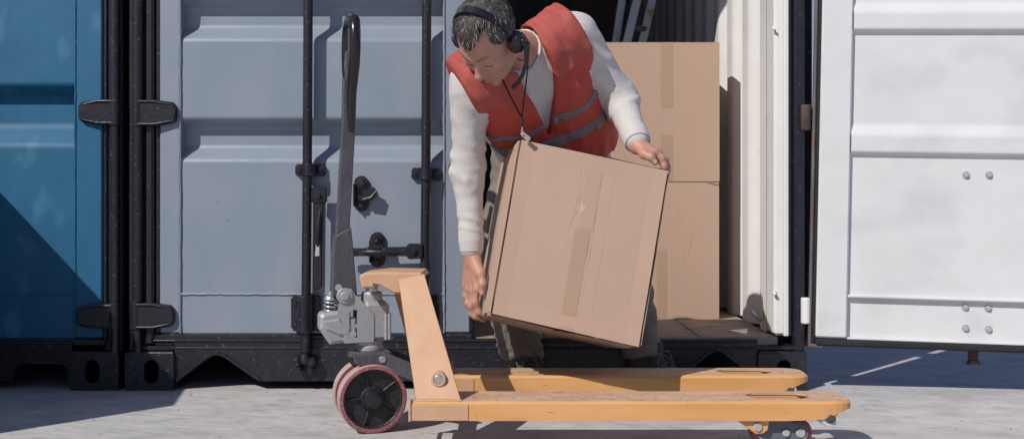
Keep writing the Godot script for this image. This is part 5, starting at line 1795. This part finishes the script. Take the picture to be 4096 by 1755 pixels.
	for s: float in [-1.0, 1.0]:
		var em := MB.new()
		var xb := HR * s
		var fr := Transform3D(Basis(HU, xb, HU.cross(xb)), from_head(Vector3(0.086 * s, -0.004, -0.004)))
		em.lathe([Vector2(0.030, -0.006), Vector2(0.033, 0.0), Vector2(0.033, 0.010), Vector2(0.029, 0.016), Vector2(0.029, 0.022), Vector2(0.025, 0.028), Vector2(0.017, 0.031), Vector2(0.0, 0.031)], fr, 32)
		var cup := part("ear_cup", em, M.plastic, hs)
		em = MB.new()
		em.lathe([Vector2(0.016, 0.030), Vector2(0.016, 0.037), Vector2(0.013, 0.040), Vector2(0, 0.040)], fr, 24)
		part("pivot", em, M.plastic, cup)
	bm = MB.new()
	var boom := [from_head(Vector3(0.127, -0.002, -0.002)), from_head(Vector3(0.127, -0.022, 0.012)), from_head(Vector3(0.122, -0.050, 0.034)), from_head(Vector3(0.106, -0.080, 0.058)), from_head(Vector3(0.088, -0.098, 0.078)), from_head(Vector3(0.074, -0.104, 0.090))]
	bm.tube(boom, [0.0115, 0.0085, 0.0062, 0.0058, 0.0060, 0.0065], 12)
	part("microphone_boom", bm, M.plastic, hs)

	# lanyard hanging from the neck
	var ly := thing("lanyard", "thin black lanyard with clear clip hanging from the worker's neck", "lanyard", at(1313, 300, 0.6))
	var lm := MB.new()
	lm.tube([at(1306, 78, 0.50), at(1322, 95, 0.545), at(1330, 130, 0.575), at(1327, 180, 0.59), at(1318, 250, 0.60), at(1313, 296, 0.605)], [0.0022], 8)
	lm.tube([at(1262, 196, 0.625), at(1283, 240, 0.612), at(1304, 280, 0.606), at(1313, 296, 0.605)], [0.0030], 8)
	lm.tube([at(1291, 140, 0.60), at(1306, 150, 0.59), at(1320, 152, 0.582), at(1327, 146, 0.578)], [0.0014], 6)
	lm.tube([at(1313, 296, 0.605), at(1314, 318, 0.606)], [0.0042, 0.0036], 10)
	part("cord", lm, M.cord, ly)
	lm = MB.new()
	lm.tube([at(1314, 318, 0.606), at(1314, 328, 0.606)], [0.0018], 8)
	lm.tube([at(1313, 326, 0.606), at(1314, 334, 0.608), at(1318, 340, 0.610)], [0.0028, 0.003, 0.003], 8)
	var tf := Transform3D(Basis(Vector3(0, 0, 1), -0.75), at(1322, 343, 0.608))
	lm.prism(PackedVector2Array([Vector2(-0.017, 0.006), Vector2(0.014, 0.008), Vector2(0.018, 0.0), Vector2(0.014, -0.008), Vector2(-0.017, -0.006)]), -0.001, 0.001, tf, 0.0005)
	part("clip", lm, M.clear, ly)

func _ready() -> void:
	rng.seed = 7
	# camera
	var cam := Camera3D.new()
	cam.name = "camera"
	cam.projection = Camera3D.PROJECTION_FRUSTUM
	cam.near = 0.05; cam.far = 200.0
	cam.size = 0.05 * 1104.0 / FOC
	cam.frustum_offset = Vector2(0, -0.05 * (552.0 - 505.6) / FOC)
	cam.position = Vector3(0, CAM_H, CAM_Z)
	add_child(cam)
	cam.current = true
	# sky
	var env := Environment.new()
	var sky := Sky.new()
	var sm := ProceduralSkyMaterial.new()
	sm.sky_top_color = Color(0.30, 0.375, 0.53)
	sm.sky_horizon_color = Color(0.65, 0.68, 0.74)
	sm.ground_bottom_color = Color(0.42, 0.41, 0.40)
	sm.ground_horizon_color = Color(0.60, 0.62, 0.66)
	sm.sky_energy_multiplier = 1.15
	sky.sky_material = sm
	env.background_mode = Environment.BG_SKY
	env.sky = sky
	env.tonemap_mode = Environment.TONE_MAPPER_LINEAR
	env.tonemap_exposure = 0.9
	env.ssao_enabled = true; env.ssil_enabled = true; env.sdfgi_enabled = true
	var we := WorldEnvironment.new()
	we.environment = env
	we.name = "world_environment"
	add_child(we)
	# sun: from the left, behind the camera
	var sun := DirectionalLight3D.new()
	sun.name = "sun"
	sun.light_energy = 1.38
	sun.light_color = Color(1.0, 0.975, 0.935)
	sun.light_angular_distance = 0.5
	sun.shadow_enabled = true
	add_child(sun)
	sun.look_at_from_position(Vector3.ZERO, Vector3(0.914, -1.18, -1.0), Vector3.UP)
	make_materials()
	build_setting()
	build_cargo()
	build_held_box()
	build_truck()
	build_person()
